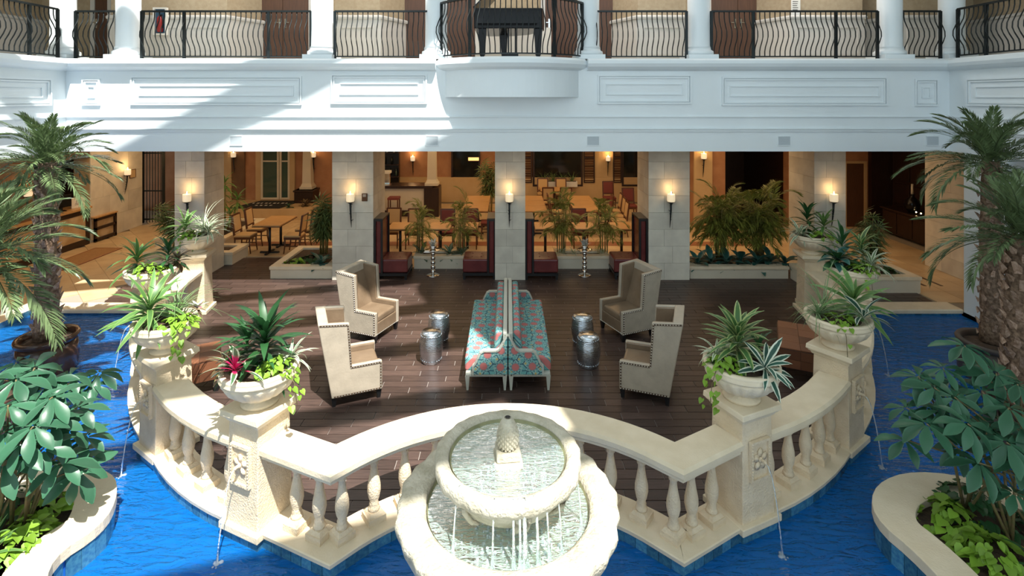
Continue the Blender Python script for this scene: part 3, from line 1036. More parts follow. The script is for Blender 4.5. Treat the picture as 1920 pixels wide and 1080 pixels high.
def railing(label, path, step=.1, posts=1.35, z=ZB, s=1.0):
    t = thing('railing', label, 'railing', (path[0][0], path[0][1], z), 0, 'wrought iron balcony railings')
    ox, oy = path[0][:2]
    P = [(p[0] - ox, p[1] - oy) for p in path]
    MB().sweep(P, [(-.025, .93 * s), (.025, .93 * s), (.025, .965 * s), (-.025, .965 * s)]).build('top_rail', 'iron', t)
    MB().sweep(P, [(-.016, .045), (.016, .045), (.016, .07), (-.016, .07)]).build('bottom_rail', 'iron', t)
    for x, y, a in run_points(P, step, 0):
        link('baluster', barm, t, (x, y, 0), (0, 0, a), (1, 1, s))
    L = sum((Vector(P[i + 1]) - Vector(P[i])).length for i in range(len(P) - 1))
    n = max(1, round(L / posts))
    ends = [(P[0], P[1], 0)] + [(P[-1], P[-2], 0)]
    pp = [(P[0][0], P[0][1], math.atan2(P[1][1] - P[0][1], P[1][0] - P[0][0])), (P[-1][0], P[-1][1], math.atan2(P[-1][1] - P[-2][1], P[-1][0] - P[-2][0]))]
    pp += run_points(P, L / n, 0)[:-1] and [q for q in run_points(P[:], L / n, 0)] if n > 1 else []
    for x, y, a in pp:
        MB().box(-.025, .025, -.02, .02, 0, .95 * s, TM(x, y, 0, a)).build('post', 'iron', t)
    return t


YR = 10.5
for u0, u1, lab in [(142, 219, 'short iron railing between the two left corner columns'), (266, 583, 'long belly barred iron railing on the left, with fire cabinet behind'),
                    (628, 804, 'iron railing just left of the round balcony'), (1113, 1287, 'iron railing just right of the round balcony'),
                    (1334, 1645, 'long belly barred iron railing before brown double doors'), (1690, 1763, 'short iron railing between the two right corner columns')]:
    railing(lab, [(PX(u0, YR), YR), (PX(u1, YR), YR)])
railing('iron railing on the left wing of the balcony', [(-XW - .12, 5.4), (-XW - .12, 10.25)])
railing('iron railing on the right wing of the balcony', [(XW + .12, 10.25), (XW + .12, 5.4)])
railing('curved belly barred iron railing round the bow balcony', bow(1.65, 30, 1.38), step=.098, s=1.15)

# piano
pn = thing('grand_piano', 'black grand piano behind the curved balcony railing', 'piano', (.12, 10.75, ZB))
body = [(-.78, -.35), (.55, -.35), (.62, .1), (.35, .75), (.0, 1.0), (-.5, 1.05), (-.78, .9)]
MB().prism(body, .6, 1.0).build('case', 'black_gloss', pn, .015)
mb = MB(); M = Matrix.Translation((-.78, 0, 1.0)) @ Matrix.Rotation(-.8, 4, 'Y') @ Matrix.Translation((.78, 0, 0)); mb.prism(body, 0, .025, M); mb.build('lid', 'black_gloss', pn)
for x, y in ((-.62, -.2), (.48, -.2), (-.2, .85)):
    mb = MB(); mb.frustum(x, y, 0, .08, .03, .03, .04, .04); mb.frustum(x, y, .08, .66, .05, .05, .085, .085); mb.build('leg', 'black_gloss', pn)
mb = MB(); mb.box(-.12, -.09, -.1, -.07, .12, .66); mb.box(.02, .05, -.1, -.07, .12, .66); mb.box(-.16, .09, -.14, -.05, .05, .14); mb.build('pedal_lyre', 'black_gloss', pn)
mb = MB(); mb.box(-.7, .45, -.5, -.35, .68, .78); mb.build('keybed', 'black_gloss', pn)
for k in range(3):
    MB().box(-.08 + k * .05, -.055 + k * .05, -.22, -.13, .05, .065).build('pedal', 'chrome', pn)
t = thing('screen_panel', 'white framed panel standing behind the grand piano', 'panel', (.1, 12.3, ZB))
MB().box(-.85, .9, -.03, .03, 0, .86).build('board', 'sign_white', t); MB().box(-.85, .9, -.045, -.03, .24, .262).build('rail', 'sign_white', t)
for sx in (-1, 1): MB().box(sx * .8 - .04, sx * .8 + .04, -.12, .12, 0, .05).build('foot', 'wainscot', t)

t = thing('fire_cabinet', 'white framed fire extinguisher cabinet on the balcony wall', 'cabinet', (PX(303, 11.7), 11.69, PZ(66, 11.7)))
mb = MB(); frame(mb, TM(0, 0, 0, 0), -.15, .15, 0, .6, .035, .06); mb.build('cabinet_frame', 'sign_white', t)
MB().box(-.115, .115, -.02, .0, .035, .565).build('glass_door', 'blue_paint', t)
e = MB().lathe([(.02, .06), (.06, .07), (.06, .36), (.02, .42)], 12, (.0, -.045, 0)).build('extinguisher', 'red_paint', t)
MB().tube([(0, -.05, .42), (.05, -.06, .44), (.075, -.06, .3), (.07, -.06, .15)], .012, 6).build('hose', 'black', e)
t = thing('wall_sign', 'small white sign on the wall right of the double doors', 'sign', (PX(1492, 11.7), 11.71, PZ(28, 11.7)))
MB().box(-.1, .1, -.012, .0, 0, .34).build('plate', 'sign_white', t)
mb = MB()
for k in range(6): mb.box(-.07, .03 + .01 * (k % 3), -.014, -.011, .06 + k * .045, .075 + k * .045)
mb.build('print', 'ink', t)

# ================================================================== SCONCES
spike = [(0, 0)]


def make_sconce(label, loc, rz):
    t = thing('wall_sconce', label, 'sconce', loc, rz, 'candle sconces on the pillars and walls')
    MB().lathe([(.078, 0), (.085, .03), (.085, .15), (.08, .165), (.07, .165), (.07, .13), (.001, .13)], 20, (0, -.11, 0), closed=False).build('candle', 'candle_glass', t)
    MB().lathe([(.001, .15), (.012, .165), (.009, .195), (.001, .225)], 8, (0, -.11, 0), closed=False).build('flame', 'flame', t)
    mb = MB(); mb.lathe([(.03, -.04), (.06, -.02), (.09, 0), (.001, .004)], 16, (0, -.11, 0), closed=False); mb.box(-.015, .015, -.1, .0, -.03, -.01); mb.build('dish', 'iron', t)
    mb = MB()
    mb.tube([(0, -.1, -.03), (0, -.09, -.2), (0, -.06, -.4), (0, -.02, -.58)], [.024, .02, .014, .003], 6)
    for k in range(6):
        z = -.08 - k * .07; a = k * 1.3
        mb.tube([(.0, -.09 + .012 * k, z), (.045 * math.cos(a), -.09 + .012 * k + .045 * math.sin(a), z + .03)], [.01, .002], 4)
    mb.build('spike', 'iron', t)
    return t


s0 = None
for lab, u, v, y, x, rz, e in [
    ('glowing candle sconce on the leftmost front pillar, above the palms', 357, 376, 11.83, None, 0, 6), ('glowing candle sconce beside the brown wall plate', 660, 376, 11.66, None, 0, 6),
    ('glowing candle sconce on the middle stone pillar behind the sofas', 955, 376, 11.66, None, 0, 6), ('glowing candle sconce on the pillar behind the right wing chairs', 1255, 376, 11.66, None, 0, 6),
    ('glowing candle sconce on the rightmost front pillar above the urns', 1557, 376, 11.83, None, 0, 6),
    ('candle sconce on the wall right of the reception desk', 241, 328, 15.9, -11.44, PI / 2, 8), ('candle sconce on the brown wall left of the palm trunk', 45, 368, 12.6, -11.44, PI / 2, 6),
    ('candle sconce on the far wall above the bar', 775, 301, 20.38, None, 0, 12), ('candle sconce on the far wall between the shutters', 1139, 301, 20.3, None, 0, 12),
    ('candle sconce on the ochre wall behind the right bamboo', 1317, 297, 16.42, None, 0, 10), ('candle sconce beside the entrance column', 590, 294, 18.88, None, 0, 8),
    ('candle sconce at the left of the entrance wall', 441, 294, 18.86, None, 0, 8)]:
    xx = PX(u, y) if x is None else x
    yy = y if x is None else y
    loc = (xx, yy - .018 if x is None else yy, PZ(v, y))
    if s0 is None:
        o = s0 = make_sconce(lab, loc, rz)
    else:
        o = dup(s0, loc, rz, lab)
    l = bpy.data.lights.new('candle_light', 'POINT'); l.energy = e * .4; l.color = (1, .6, .25); l.shadow_soft_size = .03
    lo = bpy.data.objects.new('candle_light', l); COL.objects.link(lo)
    lo.location = (loc[0] + (.16 if x is not None else 0), loc[1] - (.16 if x is None else 0), loc[2] + .3)
t = thing('wall_plate', 'small brown metal control plate on stone pillar', 'switch', (PX(684, 11.66), 11.66, PZ(377, 11.66)))
MB().box(-.06, .06, -.03, .0, 0, .17).build('plate', 'brown_metal', t, .006)
for k in range(3): MB().box(-.035, .035, -.036, -.028, .1 + .02 * k, .11 + .02 * k).build('button', 'brass_nail', t)

t = thing('wall_plaque', 'faint square plaque right of the lobby sconce', 'plaque', (-11.44, 16.25, 1.55), PI / 2)
MB().box(-.12, .12, -.015, 0, 0, .24).build('plate', 'ochre_wall', t, .004)
mb = MB(); frame(mb, TM(0, 0, 0, 0), -.13, .13, -.01, .25, .012, .022); mb.build('rim', 'brown_metal', t)

# ================================================================== SEATING OF THE COURT
# -- high wing chairs (front is +X)
SP = [(0, .12), (.64, .12), (.64, .5), (.25, .5), (.22, 1.06), (-.17, 1.1)]


def make_wing(label, loc, rz):
    t = thing('wing_chair', label, 'armchair', loc, rz, 'high winged armchairs in the court')
    W = .34

    def side(y0, y1):
        mb = MB()
        M = Matrix(((1, 0, 0, 0), (0, 0, 1, 0), (0, 1, 0, 0), (0, 0, 0, 1)))
        mb.prism(SP, y0, y1, M)
        return mb
    side(W - .065, W).build('side_panel', 'pale_leather', t, .014, fix=True)
    side(-W, -W + .065).build('side_panel', 'pale_leather', t, .014, fix=True)
    # inner lining of each wing and arm
    for s in (-1, 1):
        mb = MB(); M = Matrix(((1, 0, 0, 0), (0, 0, 1, 0), (0, 1, 0, 0), (0, 0, 0, 1)))
        mb.prism([(.02, .2), (.625, .2), (.625, .495), (.24, .495), (.205, 1.05), (-.15, 1.085)], s * (W - .085) - .02, s * (W - .085) + .02, M)
        mb.build('lining', 'taupe_leather', t, .012, fix=True)
    mb = MB(); M = Matrix(((1, 0, 0, 0), (0, 0, 1, 0), (0, 1, 0, 0), (0, 0, 0, 1)))
    mb.prism([(.0, .13), (.06, .13), (-.04, 1.1), (-.17, 1.1)], -W + .03, W - .03, M)
    mb.build('back_shell', 'pale_leather', t, .015, fix=True)
    mb = MB()
    mb.prism([(.03, .36), (.17, .36), (.04, .75), (-.06, 1.09), (-.14, 1.09)], -W + .07, W - .07, M)
    mb.build('backrest', 'taupe_leather', t, .03, fix=True, seg=3)
    MB().box(.1, .63, -W + .065, W - .065, .13, .32).build('front_rail', 'taupe_leather', t, .012)
    MB().box(.1, .625, -W + .1, W - .1, .31, .43).build('seat_cushion', 'taupe_leather', t, .035, seg=3)
    for x in (.03, .6):
        for s in (-1, 1):
            MB().frustum(x, s * (W - .05), -.0, .13, .02, .02, .035, .035).build('leg', 'dark_leg', t)
    mb = MB()
    for s in (-1, 1):
        wt = MB()
        y = s * (W + .004)
        pts = [(0.02, .14), (.62, .14), (.62, .48), (.24, .48), (.2, 1.04), (-.15, 1.08)]
        for i in range(len(pts) - 1):
            a, b = Vector(pts[i]), Vector(pts[i + 1]); n = int((b - a).length / .034)
            d = (b - a).normalized(); q = Vector((-d.y, d.x)) * .011
            ps = [a - q, b - q, b + q, a + q]
            wt.add([(p.x, yy, p.y) for yy in (s * (W - .004), s * (W + .004)) for p in ps], [(3, 2, 1, 0), (4, 5, 6, 7), (0, 1, 5, 4), (1, 2, 6, 5), (2, 3, 7, 6), (3, 0, 4, 7)])
            for k in range(n):
                p = a + (b - a) * k / n
                mb.add([(p.x - .01, y, p.y), (p.x, y, p.y - .01), (p.x + .01, y, p.y), (p.x, y, p.y + .01), (p.x, y + s * .008, p.y)], [(0, 1, 4), (1, 2, 4), (2, 3, 4), (3, 0, 4)])
        wt.build('welt', 'welt', t, fix=True)
    for k in range(20):
        y = -.3 + k * .0316
        mb.add([(.64, y - .01, .145), (.64, y, .135), (.64, y + .01, .145), (.64, y, .155), (.648, y, .145)], [(0, 1, 4), (1, 2, 4), (2, 3, 4), (3, 0, 4)])
    mb.build('nailhead_trim', 'brass_nail', t)['kind'] = 'stuff'
    return t


def chair_at(back, front, near_side):
    """two leg points of the near side panel -> origin (back middle) and heading"""
    d = Vector((front[0] - back[0], front[1] - back[1])).normalized()
    n = Vector((-d.y, d.x)) * near_side
    m = (Vector(back[:2]) + Vector(front[:2])) / 2 - d * .315 + n * .29
    return (m.x, m.y, 0), math.atan2(d.y, d.x)


cb = chair_at(G(626, 762), G(710, 744), 1)
w0 = make_wing('tan leather wing chair at front left, nearest the bromeliad urn', *cb)
ca = chair_at(G(648, 632), G(705, 644), 1)
dup(w0, ca[0], ca[1], 'tan leather wing chair at back left, in front of the burgundy booth')
cc = chair_at((2.35, 8.9), (1.99, 8.58), -1)
cc = ((cc[0][0] + .1, cc[0][1] + .06, 0), PI + .42)
dup(w0, cc[0], cc[1], 'tan leather wing chair at back right, turned toward the silver stools')
cd_ = chair_at(G(1252, 760), G(1167, 744), -1)
dup(w0, cd_[0], cd_[1], 'tan leather wing chair at front right, showing its pale studded side')

# -- silver drum stools
st0 = None
for lab, u, v in [('silver drum stool behind another, left of the sofas', 823, 586), ('silver drum stool in front, left of the sofas', 808.6, 620),
                  ('silver drum stool behind another, right of the sofas', 1092, 590), ('silver drum stool in front, right of the sofas', 1103, 627)]:
    x, y, z = G(u, v, .46)
    if st0:
        dup(st0, (x, y, 0), random.uniform(0, 3), lab); continue
    st0 = thing('drum_stool', lab, 'stool', (x, y, 0), 0, 'silver barrel stools')
    MB().lathe([(.14, 0), (.148, .02), (.15, .05), (.172, .14), (.182, .23), (.172, .33), (.15, .41), (.148, .44), (.14, .45)], 32).build('body', 'silver', st0)
    MB().lathe([(.14, .448), (.135, .46), (.02, .463), (.001, .463)], 32, closed=False).build('top', 'silver', st0)
    for z in (.05, .41):
        mb = MB(); mb.lathe([(.149, z - .012), (.156, z), (.149, z + .012)], 32, closed=False)
        for k in range(24):
            a = k * PI / 12; mb.sphere((.158 * math.cos(a), .158 * math.sin(a), z), .007, 5)
        mb.build('band', 'silver', st0)

# -- two back-to-back settees along the axis
ARM = [(.0, .235), (.46, .235), (.46, .34), (.43, .37), (.4, .44), (.36, .52), (.32, .545), (.14, .545), (.1, .57), (.05, .66), (.0, .76)]


def make_settee(label, loc, rz):
    """origin at the middle of the back on the floor; seat faces +X; length along Y"""
    L = 1.11
    t = thing('settee', label, 'sofa', loc, rz, 'floral settees back to back')
    uvf = lambda co: (co.y * 1.0 + co.x * .1, co.x + co.z)
    MB().box(.02, .57, -L, L, .19, .245).build('seat_rail', 'painted_frame', t, .008)
    MB().box(.08, .585, -L + .06, L - .06, .24, .43).build('seat_cushion', 'floral_fabric', t, .03, uvf, seg=3)
    MB().box(.0, .06, -L, L, .19, .79).build('back_frame', 'painted_frame', t, .012)
    for k in range(2):
        a = -L + .08 + k * (L - .07)
        mb = MB(); M = Matrix.Translation((.09, 0, .4)) @ Matrix.Rotation(-.1, 4, 'Y')
        mb.box(0, .11, a, a + L - .09, 0, .36, M)
        mb.build('back_cushion', 'floral_fabric', t, .035, uvf, seg=3)
    M = Matrix(((1, 0, 0, 0), (0, 0, 1, 0), (0, 1, 0, 0), (0, 0, 0, 1)))
    for s in (-1, 1):
        y0, y1 = (s * L - .03, s * L + .03) if s > 0 else (s * L - .03, s * L + .03)
        MB().prism(ARM, y0 + .008, y1 - .008, M).build('arm_panel', 'floral_fabric', t, 0, lambda co: (co.x * 1.05 - .27, co.z * 1.05 - .31), fix=True)
        mb = MB()
        pts = [Vector((p[0] + .0, 0, p[1])) for p in ARM[1:]]
        for i in range(len(pts) - 1):
            a, b = pts[i], pts[i + 1]; d = (b - a).normalized(); nn = Vector((-d.z, 0, d.x)) * -.018
            q = [a - nn * .2 - d * .006, b - nn * .2 + d * .006, b + nn + d * .006, a + nn - d * .006]
            mb.add([(p.x, yy, p.z) for yy in (y0 - .004, y1 + .004) for p in q], [(0, 1, 2, 3), (7, 6, 5, 4), (0, 4, 5, 1), (1, 5, 6, 2), (2, 6, 7, 3), (3, 7, 4, 0)])
        mb.build('arm_moulding', 'painted_frame', t, fix=True)
        for x in (.035, .545):
            MB().frustum(x, s * (L - .03), 0, .2, .014, .014, .03, .03).build('leg', 'painted_frame', t)
        mb = MB()
        for k in range(22): mb.sphere((.03 + k * .025, s * (L + .006) if s < 0 else L + .006, .217), .008, 5)
        for k in range(22): mb.sphere((.03, s * (L + .006), .26 + k * .024), .008, 5)
        mb.build('bead_trim', 'painted_frame', t)['kind'] = 'stuff'
    return t


e0 = make_settee('turquoise floral settee facing left, backing its twin', (-.005, 8.37, 0), PI)
dup(e0, (.01, 8.37, 0), 0, 'turquoise floral settee facing right, backing its twin')

# -- burgundy booths by the pillars (seat faces +X)


def make_booth(label, loc, rz):
    t = thing('booth_seat', label, 'booth', loc, rz, 'burgundy leather booths with high backs')
    MB().box(.0, .13, .0, .62, .12, 1.3).build('backrest', 'burgundy_leather', t, .03, seg=3)
    MB().box(.12, .7, .0, .62, .14, .44).build('seat', 'burgundy_leather', t, .035, seg=3)
    mb = MB()
    for x in (.3, .5):
        for y in (.2, .42): mb.sphere((x, y, .44), .016, 8, .5)
    mb.build('tufting', 'burgundy_leather', t)
    MB().box(-.02, .7, -.03, .65, .08, .14).build('base_frame', 'dark_leg', t)
    mb = MB()
    for y in (-.035, .62):
        mb.box(-.03, .01, y, y + .035, 0, 1.33); mb.box(.12, .165, y, y + .035, 0.1, 1.33); mb.box(.01, .12, y, y + .035, 1.28, 1.33)
    mb.box(-.03, .165, 0, .62, 1.3, 1.335)
    mb.build('back_frame', 'dark_leg', t)
    for y in (-.03, .6):
        MB().box(.64, .69, y, y + .045, 0, .1).build('leg', 'dark_leg', t)
        MB().box(-.02, .03, y, y + .045, 0, .1).build('leg', 'dark_leg', t)
    return t


b0 = make_booth('burgundy booth seat with high back against the left stone pillar', (-2.9, 11.7, 0), 0)
dup(b0, (-.29, 12.34, 0), PI, 'burgundy booth seat left of the middle pillar')
dup(b0, (.41, 11.7, 0), 0, 'burgundy booth seat right of the middle pillar')
dup(b0, (3.04, 12.34, 0), PI, 'burgundy booth seat with high back against the right stone pillar')

# -- chrome ball pedestal tables with flowers
p0 = None
for lab, u, fl in [('chrome ball pedestal table between the left pair of booths', 812, 'left'), ('chrome ball pedestal table between the right pair of booths', 1096, 'right')]:
    x, y, z = G(u, 516)
    if p0 is None:
        p0 = thing('pedestal_table', lab, 'side table', (x, y, 0), 0, 'chrome ball pedestal tables')
        MB().lathe([(.15, 0), (.15, .012), (.1, .025), (.03, .035)], 28).build('base', 'chrome', p0)
        for k in range(5): MB().sphere((0, 0, .085 + k * .1), .054, 16).build('ball', 'chrome', p0)
        MB().lathe([(.03, .54), (.16, .56), (.17, .575), (.16, .58), (.001, .58)], 28).build('top', 'chrome', p0)
    else:
        dup(p0, (x, y, 0), 0, lab)
    t = thing('flower_vase', 'silver bowl of pale flowers on the %s pedestal table' % fl, 'vase', (x, y, .58), 0, 'flower bowls on the pedestal tables')
    MB().lathe([(.04, 0), (.07, .02), (.085, .06), (.07, .1)], 16).build('bowl', 'chrome', t)
    pm = strap('petal', 'silver_flower', .13, .035, .5, 3)
    for i in range(34):
        R = Matrix.Rotation(i * 2.4, 4, 'Z') @ Matrix.Rotation(-random.uniform(.2, 1.4), 4, 'Y')
        link('flower' if i % 3 else 'leaf', pm, t, (random.uniform(-.04, .04), random.uniform(-.04, .04), .09), R.to_euler(), random.uniform(.7, 1.5))
t = thing('napkin_tray', 'small chrome tray on the left pedestal table', 'tray', (PX(800, 11.7), 11.75, .585))
MB().box(-.07, .07, -.05, .05, 0, .012).build('tray_base', 'chrome', t, .004); MB().box(-.05, .05, -.035, .035, .012, .03).build('napkin', 'sign_white', t)

# -- patchwork leather benches
for lab, x, y, rz, a, b in [('brown patchwork leather bench behind the second left pedestal', -4.27, 7.4, .49, .25, .3), ('brown patchwork leather bench behind the second right pedestal', 4.32, 7.92, -.45, .27, .5)]:
    pb = thing('patchwork_bench', lab, 'bench', (x, y, 0), rz, 'patchwork leather benches')
    MB().box(-a, a, -b, b, .17, .435).build('body', 'dark_leg', pb)
    nx, ny = 2, round(b / .13)
    dx, dy = 2 * a / nx, 2 * b / ny
    for i in range(nx):
        for j in range(ny):
            MB().box(-a + i * dx + .002, -a + i * dx + dx - .002, -b + j * dy + .002, -b + j * dy + dy - .002, .43, .45).build('leather_patch', 'patch_leather', pb)
    for z0, z1 in ((.18, .3), (.305, .428)):
        for i in range(nx):
            for s in (-1, 1): MB().box(-a + i * dx + .002, -a + i * dx + dx - .002, s * b - .008, s * b + .008, z0, z1).build('leather_patch', 'patch_leather', pb)
        for j in range(ny):
            for s in (-1, 1): MB().box(s * a - .008, s * a + .008, -b + j * dy + .002, -b + j * dy + dy - .002, z0, z1).build('leather_patch', 'patch_leather', pb)
    for x1 in (-a + .05, a - .05):
        for y1 in (-b + .05, b - .05): MB().frustum(x1, y1, 0, .17, .025, .025, .045, .045).build('leg', 'dark_leg', pb)
# ================================================================== BALUSTRADES AND PEDESTALS
PT = MB().box(-.053, .053, -.012, .012, -.12, .048).mesh('tile', 'pool_tile')


def make_pedestal(label, loc, rz):
    t = thing('pedestal', label, 'pedestal', loc, rz, 'stone pedestals of the balustrade')
    MB().frustum(0, 0, .0, .065, .25, .25, .25, .25).build('plinth', 'smooth_stone', t, .008)
    ft_ = MB().frustum(0, 0, -.5, .0, .2, .2, .2, .2).build('footing', 'grout', t)
    for q in range(4):
        for k in range(4):
            M = Matrix.Rotation(q * PI / 2, 4, 'Z'); link('tile', PT, ft_, M @ Vector((-.165 + .11 * k, -.21, -.05)), (0, 0, q * PI / 2))
    MB().frustum(0, 0, .06, 1.0, .205, .205, .185, .185).build('shaft', 'cast_stone', t, .008)
    mb = MB()
    for a, z0, z1, b in ((.2, .985, 1.02, .215), (.225, 1.02, 1.045, .24), (.25, 1.045, 1.1, .245)): mb.frustum(0, 0, z0, z1, a, a, b, b)
    mb.build('cap', 'smooth_stone', t, .008)
    mb = MB(); M = TM(0, -.19, 0, 0)
    mb.box(-.1, .1, -.02, .02, .46, .79, M); frame(mb, TM(0, -.205, 0, 0), -.12, .12, .44, .81, .024, .025)
    for k in range(13):
        for s in (-1, 1): mb.sphere((s * .108, -.23, .46 + k * .028), .008, 5)
    rp = mb.build('relief_panel', 'cast_stone', t, fix=True)
    mb = MB()
    for k in range(5):
        a = k * 2 * PI / 5 + .3
        mb.lathe([(.001, -.012), (.032, -.004), (.036, .004), (.001, .016)], 10, (0, 0, 0), closed=False, sx=1.25)
        n = 40
        R = Matrix.Translation((.05 * math.cos(a), -.216, .63 + .062 * math.sin(a))) @ Matrix.Rotation(PI / 2, 4, 'X') @ Matrix.Rotation(a, 4, 'Z')
        for i in range(len(mb.v) - n, len(mb.v)): mb.v[i] = tuple(R @ Vector(mb.v[i]))
    mb.sphere((0, -.222, .63), .024, 8)
    mb.build('relief_flower', 'cast_stone', rp)
    MB().tube([(0, -.2, .63), (0, -.27, .635), (0, -.285, .625)], [.018, .015, .012], 8).build('spout', 'cast_stone', t)
    pts = [(0, -.285 - .17 * k / 8, .625 - .7 * (k / 8) ** 2) for k in range(9)]
    MB().tube(pts, [.008, .008, .007, .007, .006, .006, .006, .007, .012], 6).build('water_jet', 'stream_water', t)
    mb = MB()
    for k in range(7): mb.sphere((random.uniform(-.04, .04), -.455 + random.uniform(-.04, .04), -.085), random.uniform(.008, .025), 6, .4)
    mb.build('splash', 'stream_water', t)['kind'] = 'stuff'
    return t


plab = ['stone pedestal farthest back on the left', 'stone pedestal third from the fountain on the left', 'stone pedestal second from the fountain on the left', 'stone pedestal nearest the fountain on the left',
        'stone pedestal nearest the fountain on the right', 'stone pedestal second from the fountain on the right', 'stone pedestal third from the fountain on the right', 'stone pedestal farthest back on the right']
g0 = None
for (x, y, a), lb in zip(PED, plab):
    lb = 'cream ' + lb + ' with a water spout'
    g0 = dup(g0, (x, y, 0), math.radians(a), lb) if g0 else make_pedestal(lb, (x, y, 0), math.radians(a))

bprof = [(.05, .15), (.056, .17), (.05, .185), (.04, .2), (.046, .215), (.036, .235), (.05, .27), (.062, .33), (.06, .39), (.046, .46), (.034, .53), (.03, .57), (.042, .585), (.042, .6), (.032, .615), (.04, .64), (.052, .665), (.052, .69)]
mbb = MB(); mbb.lathe(bprof, 16); mbb.box(-.085, .085, -.085, .085, .06, .125); mbb.frustum(0, 0, .125, .155, .075, .075, .055, .055); mbb.box(-.055, .055, -.055, .055, .685, .71)
balm = mbb.mesh('baluster', 'cast_stone')
RAILP = [(-.15, .7), (-.15, .725), (-.175, .745), (-.175, .79), (-.15, .815), (.15, .815), (.175, .79), (.175, .745), (.15, .725), (.15, .7)]


def balustrade(label, path, bal):
    ox, oy = path[0][:2]
    t = thing('balustrade', label, 'balustrade', (ox, oy, 0), 0, 'stone balustrades round the deck')
    P = [(p[0] - ox, p[1] - oy) for p in path]
    MB().sweep(P, RAILP).build('handrail', 'smooth_stone', t)
    for x, y, a in bal:
        link('baluster', balm, t, (x - ox, y - oy, 0), (0, 0, a))


def inset(path, d0, d1):
    """cut d0 off the start and d1 off the end of a polyline"""
    def cut(p, d):
        p = [Vector(q[:2]) for q in p]
        while (p[1] - p[0]).length < d:
            d -= (p[1] - p[0]).length; p = p[1:]
        p[0] = p[0] + (p[1] - p[0]).normalized() * d
        return [tuple(q) for q in p]
    return cut(cut(path, d0)[::-1], d1)[::-1]


names = ['far left balustrade between the two farthest urns', 'left balustrade hidden behind big strap leaves', 'curved left balustrade with four balusters between front pedestals', None,
         'curved right balustrade with five balusters between front pedestals', 'right balustrade behind the middle urns', 'far right balustrade between the two farthest urns']
for sgm, nm in zip(segs, names):
    if nm is None:
        tot = inset(sgm, .19, .19)
        bal = []
        for sx in (-1, 1):
            V = Vector(VL if sx < 0 else VR); Pd = Vector((PED[3] if sx < 0 else PED[4])[:2])
            d = (V - Pd).normalized()
            for s in (.16, .43): p = V - d * s; bal.append((p.x, p.y, math.atan2(d.y, d.x)))
            for th in (46, 37.3, 28.8, 20.3, 11.8, 3.5):
                a = math.radians(th) * sx
                bal.append((AR * math.sin(a), AC[1] + AR * math.cos(a), -a))
        balustrade('front balustrade curving behind the fountain with sixteen balusters', tot, bal)
    else:
        pth = inset(sgm, .19, .19)
        L = sum((Vector(pth[i + 1]) - Vector(pth[i])).length for i in range(len(pth) - 1))
        balustrade('cream stone ' + nm, pth, run_points(pth, L / (4 if 'four' in nm else 5 if 'five' in nm else max(3, round(L / .36))), 0))

# ================================================================== URNS AND THEIR PLANTS


def make_urn(label, loc):
    t = thing('urn', label, 'urn', loc, 0, 'fluted stone bowls on the pedestals')
    fl = lambda th, k: 1 + (.07 * abs(math.cos(9 * th)) - .045 if 3 <= k <= 6 else 0)
    MB().lathe([(.17, 0), (.17, .03), (.12, .045), (.14, .07), (.22, .11), (.29, .17), (.33, .235), (.335, .27)], 72, mod=fl).build('bowl', 'smooth_stone', t)
    MB().lathe([(.335, .268), (.35, .275), (.36, .295), (.345, .31), (.352, .325), (.35, .345), (.31, .35), (.3, .32), (.001, .3)], 48, closed=False).build('rim', 'smooth_stone', t)
    MB().lathe([(.3, .3), (.2, .325), (.001, .335)], 24, closed=False).build('soil', 'soil', t)
    return t


dr = [strap('leaf', 'leaf_dracaena', .34, .045, .9), strap('leaf', 'leaf_dracaena', .36, .05, 1.4), strap('leaf', 'leaf_dracaena', .32, .042, .6)]
KINDS = {
    'dracaena': ('dracaena', dr, 26, -.25, 1.35, .85, 1.15, .12),
    'dark': ('dracaena', [strap('leaf', 'leaf_dark', .3, .045, .7), strap('leaf', 'leaf_dark', .33, .05, 1.2)], 30, -.2, 1.4, .8, 1.1, .25),
    'stripe': ('dracaena', [strap('leaf', 'leaf_stripe', .27, .05, .8), strap('leaf', 'leaf_stripe', .29, .052, 1.2)], 34, -.2, 1.4, .8, 1.1, .2),
    'brom': ('bromeliad', [strap('leaf', 'leaf_brom', .27, .055, .8, peak=.5), strap('leaf', 'leaf_brom', .25, .05, 1.1, peak=.5)], 17, -.05, 1.1, .85, 1.1, .03),
    'pink': ('bromeliad', [strap('leaf', 'leaf_brom_pink', .28, .06, .7, peak=.5), strap('leaf', 'leaf_brom_pink', .26, .055, 1.0, peak=.5)], 15, 0, 1.1, .85, 1.1, .03),
    'white': ('spider_plant', [strap('leaf', 'leaf_white', .26, .032, 1.0), strap('leaf', 'leaf_white', .24, .028, 1.5)], 30, 0, 1.3, .8, 1.15, .03),
    'purple': ('croton', [strap('leaf', 'leaf_purple', .17, .045, .7, peak=.5), strap('leaf', 'leaf_purple', .15, .04, 1.0, peak=.5)], 24, -.5, 1.2, .8, 1.2, .06),
    'broad': ('calathea', [strap('leaf', 'leaf_dark', .22, .085, .9, peak=.45), strap('leaf', 'leaf_teal', .2, .08, 1.1, peak=.45)], 18, -.1, 1.1, .8, 1.15, .05),
}
lime = [heart('leaf', 'leaf_lime', .05), heart('leaf', 'leaf_lime', .04)]


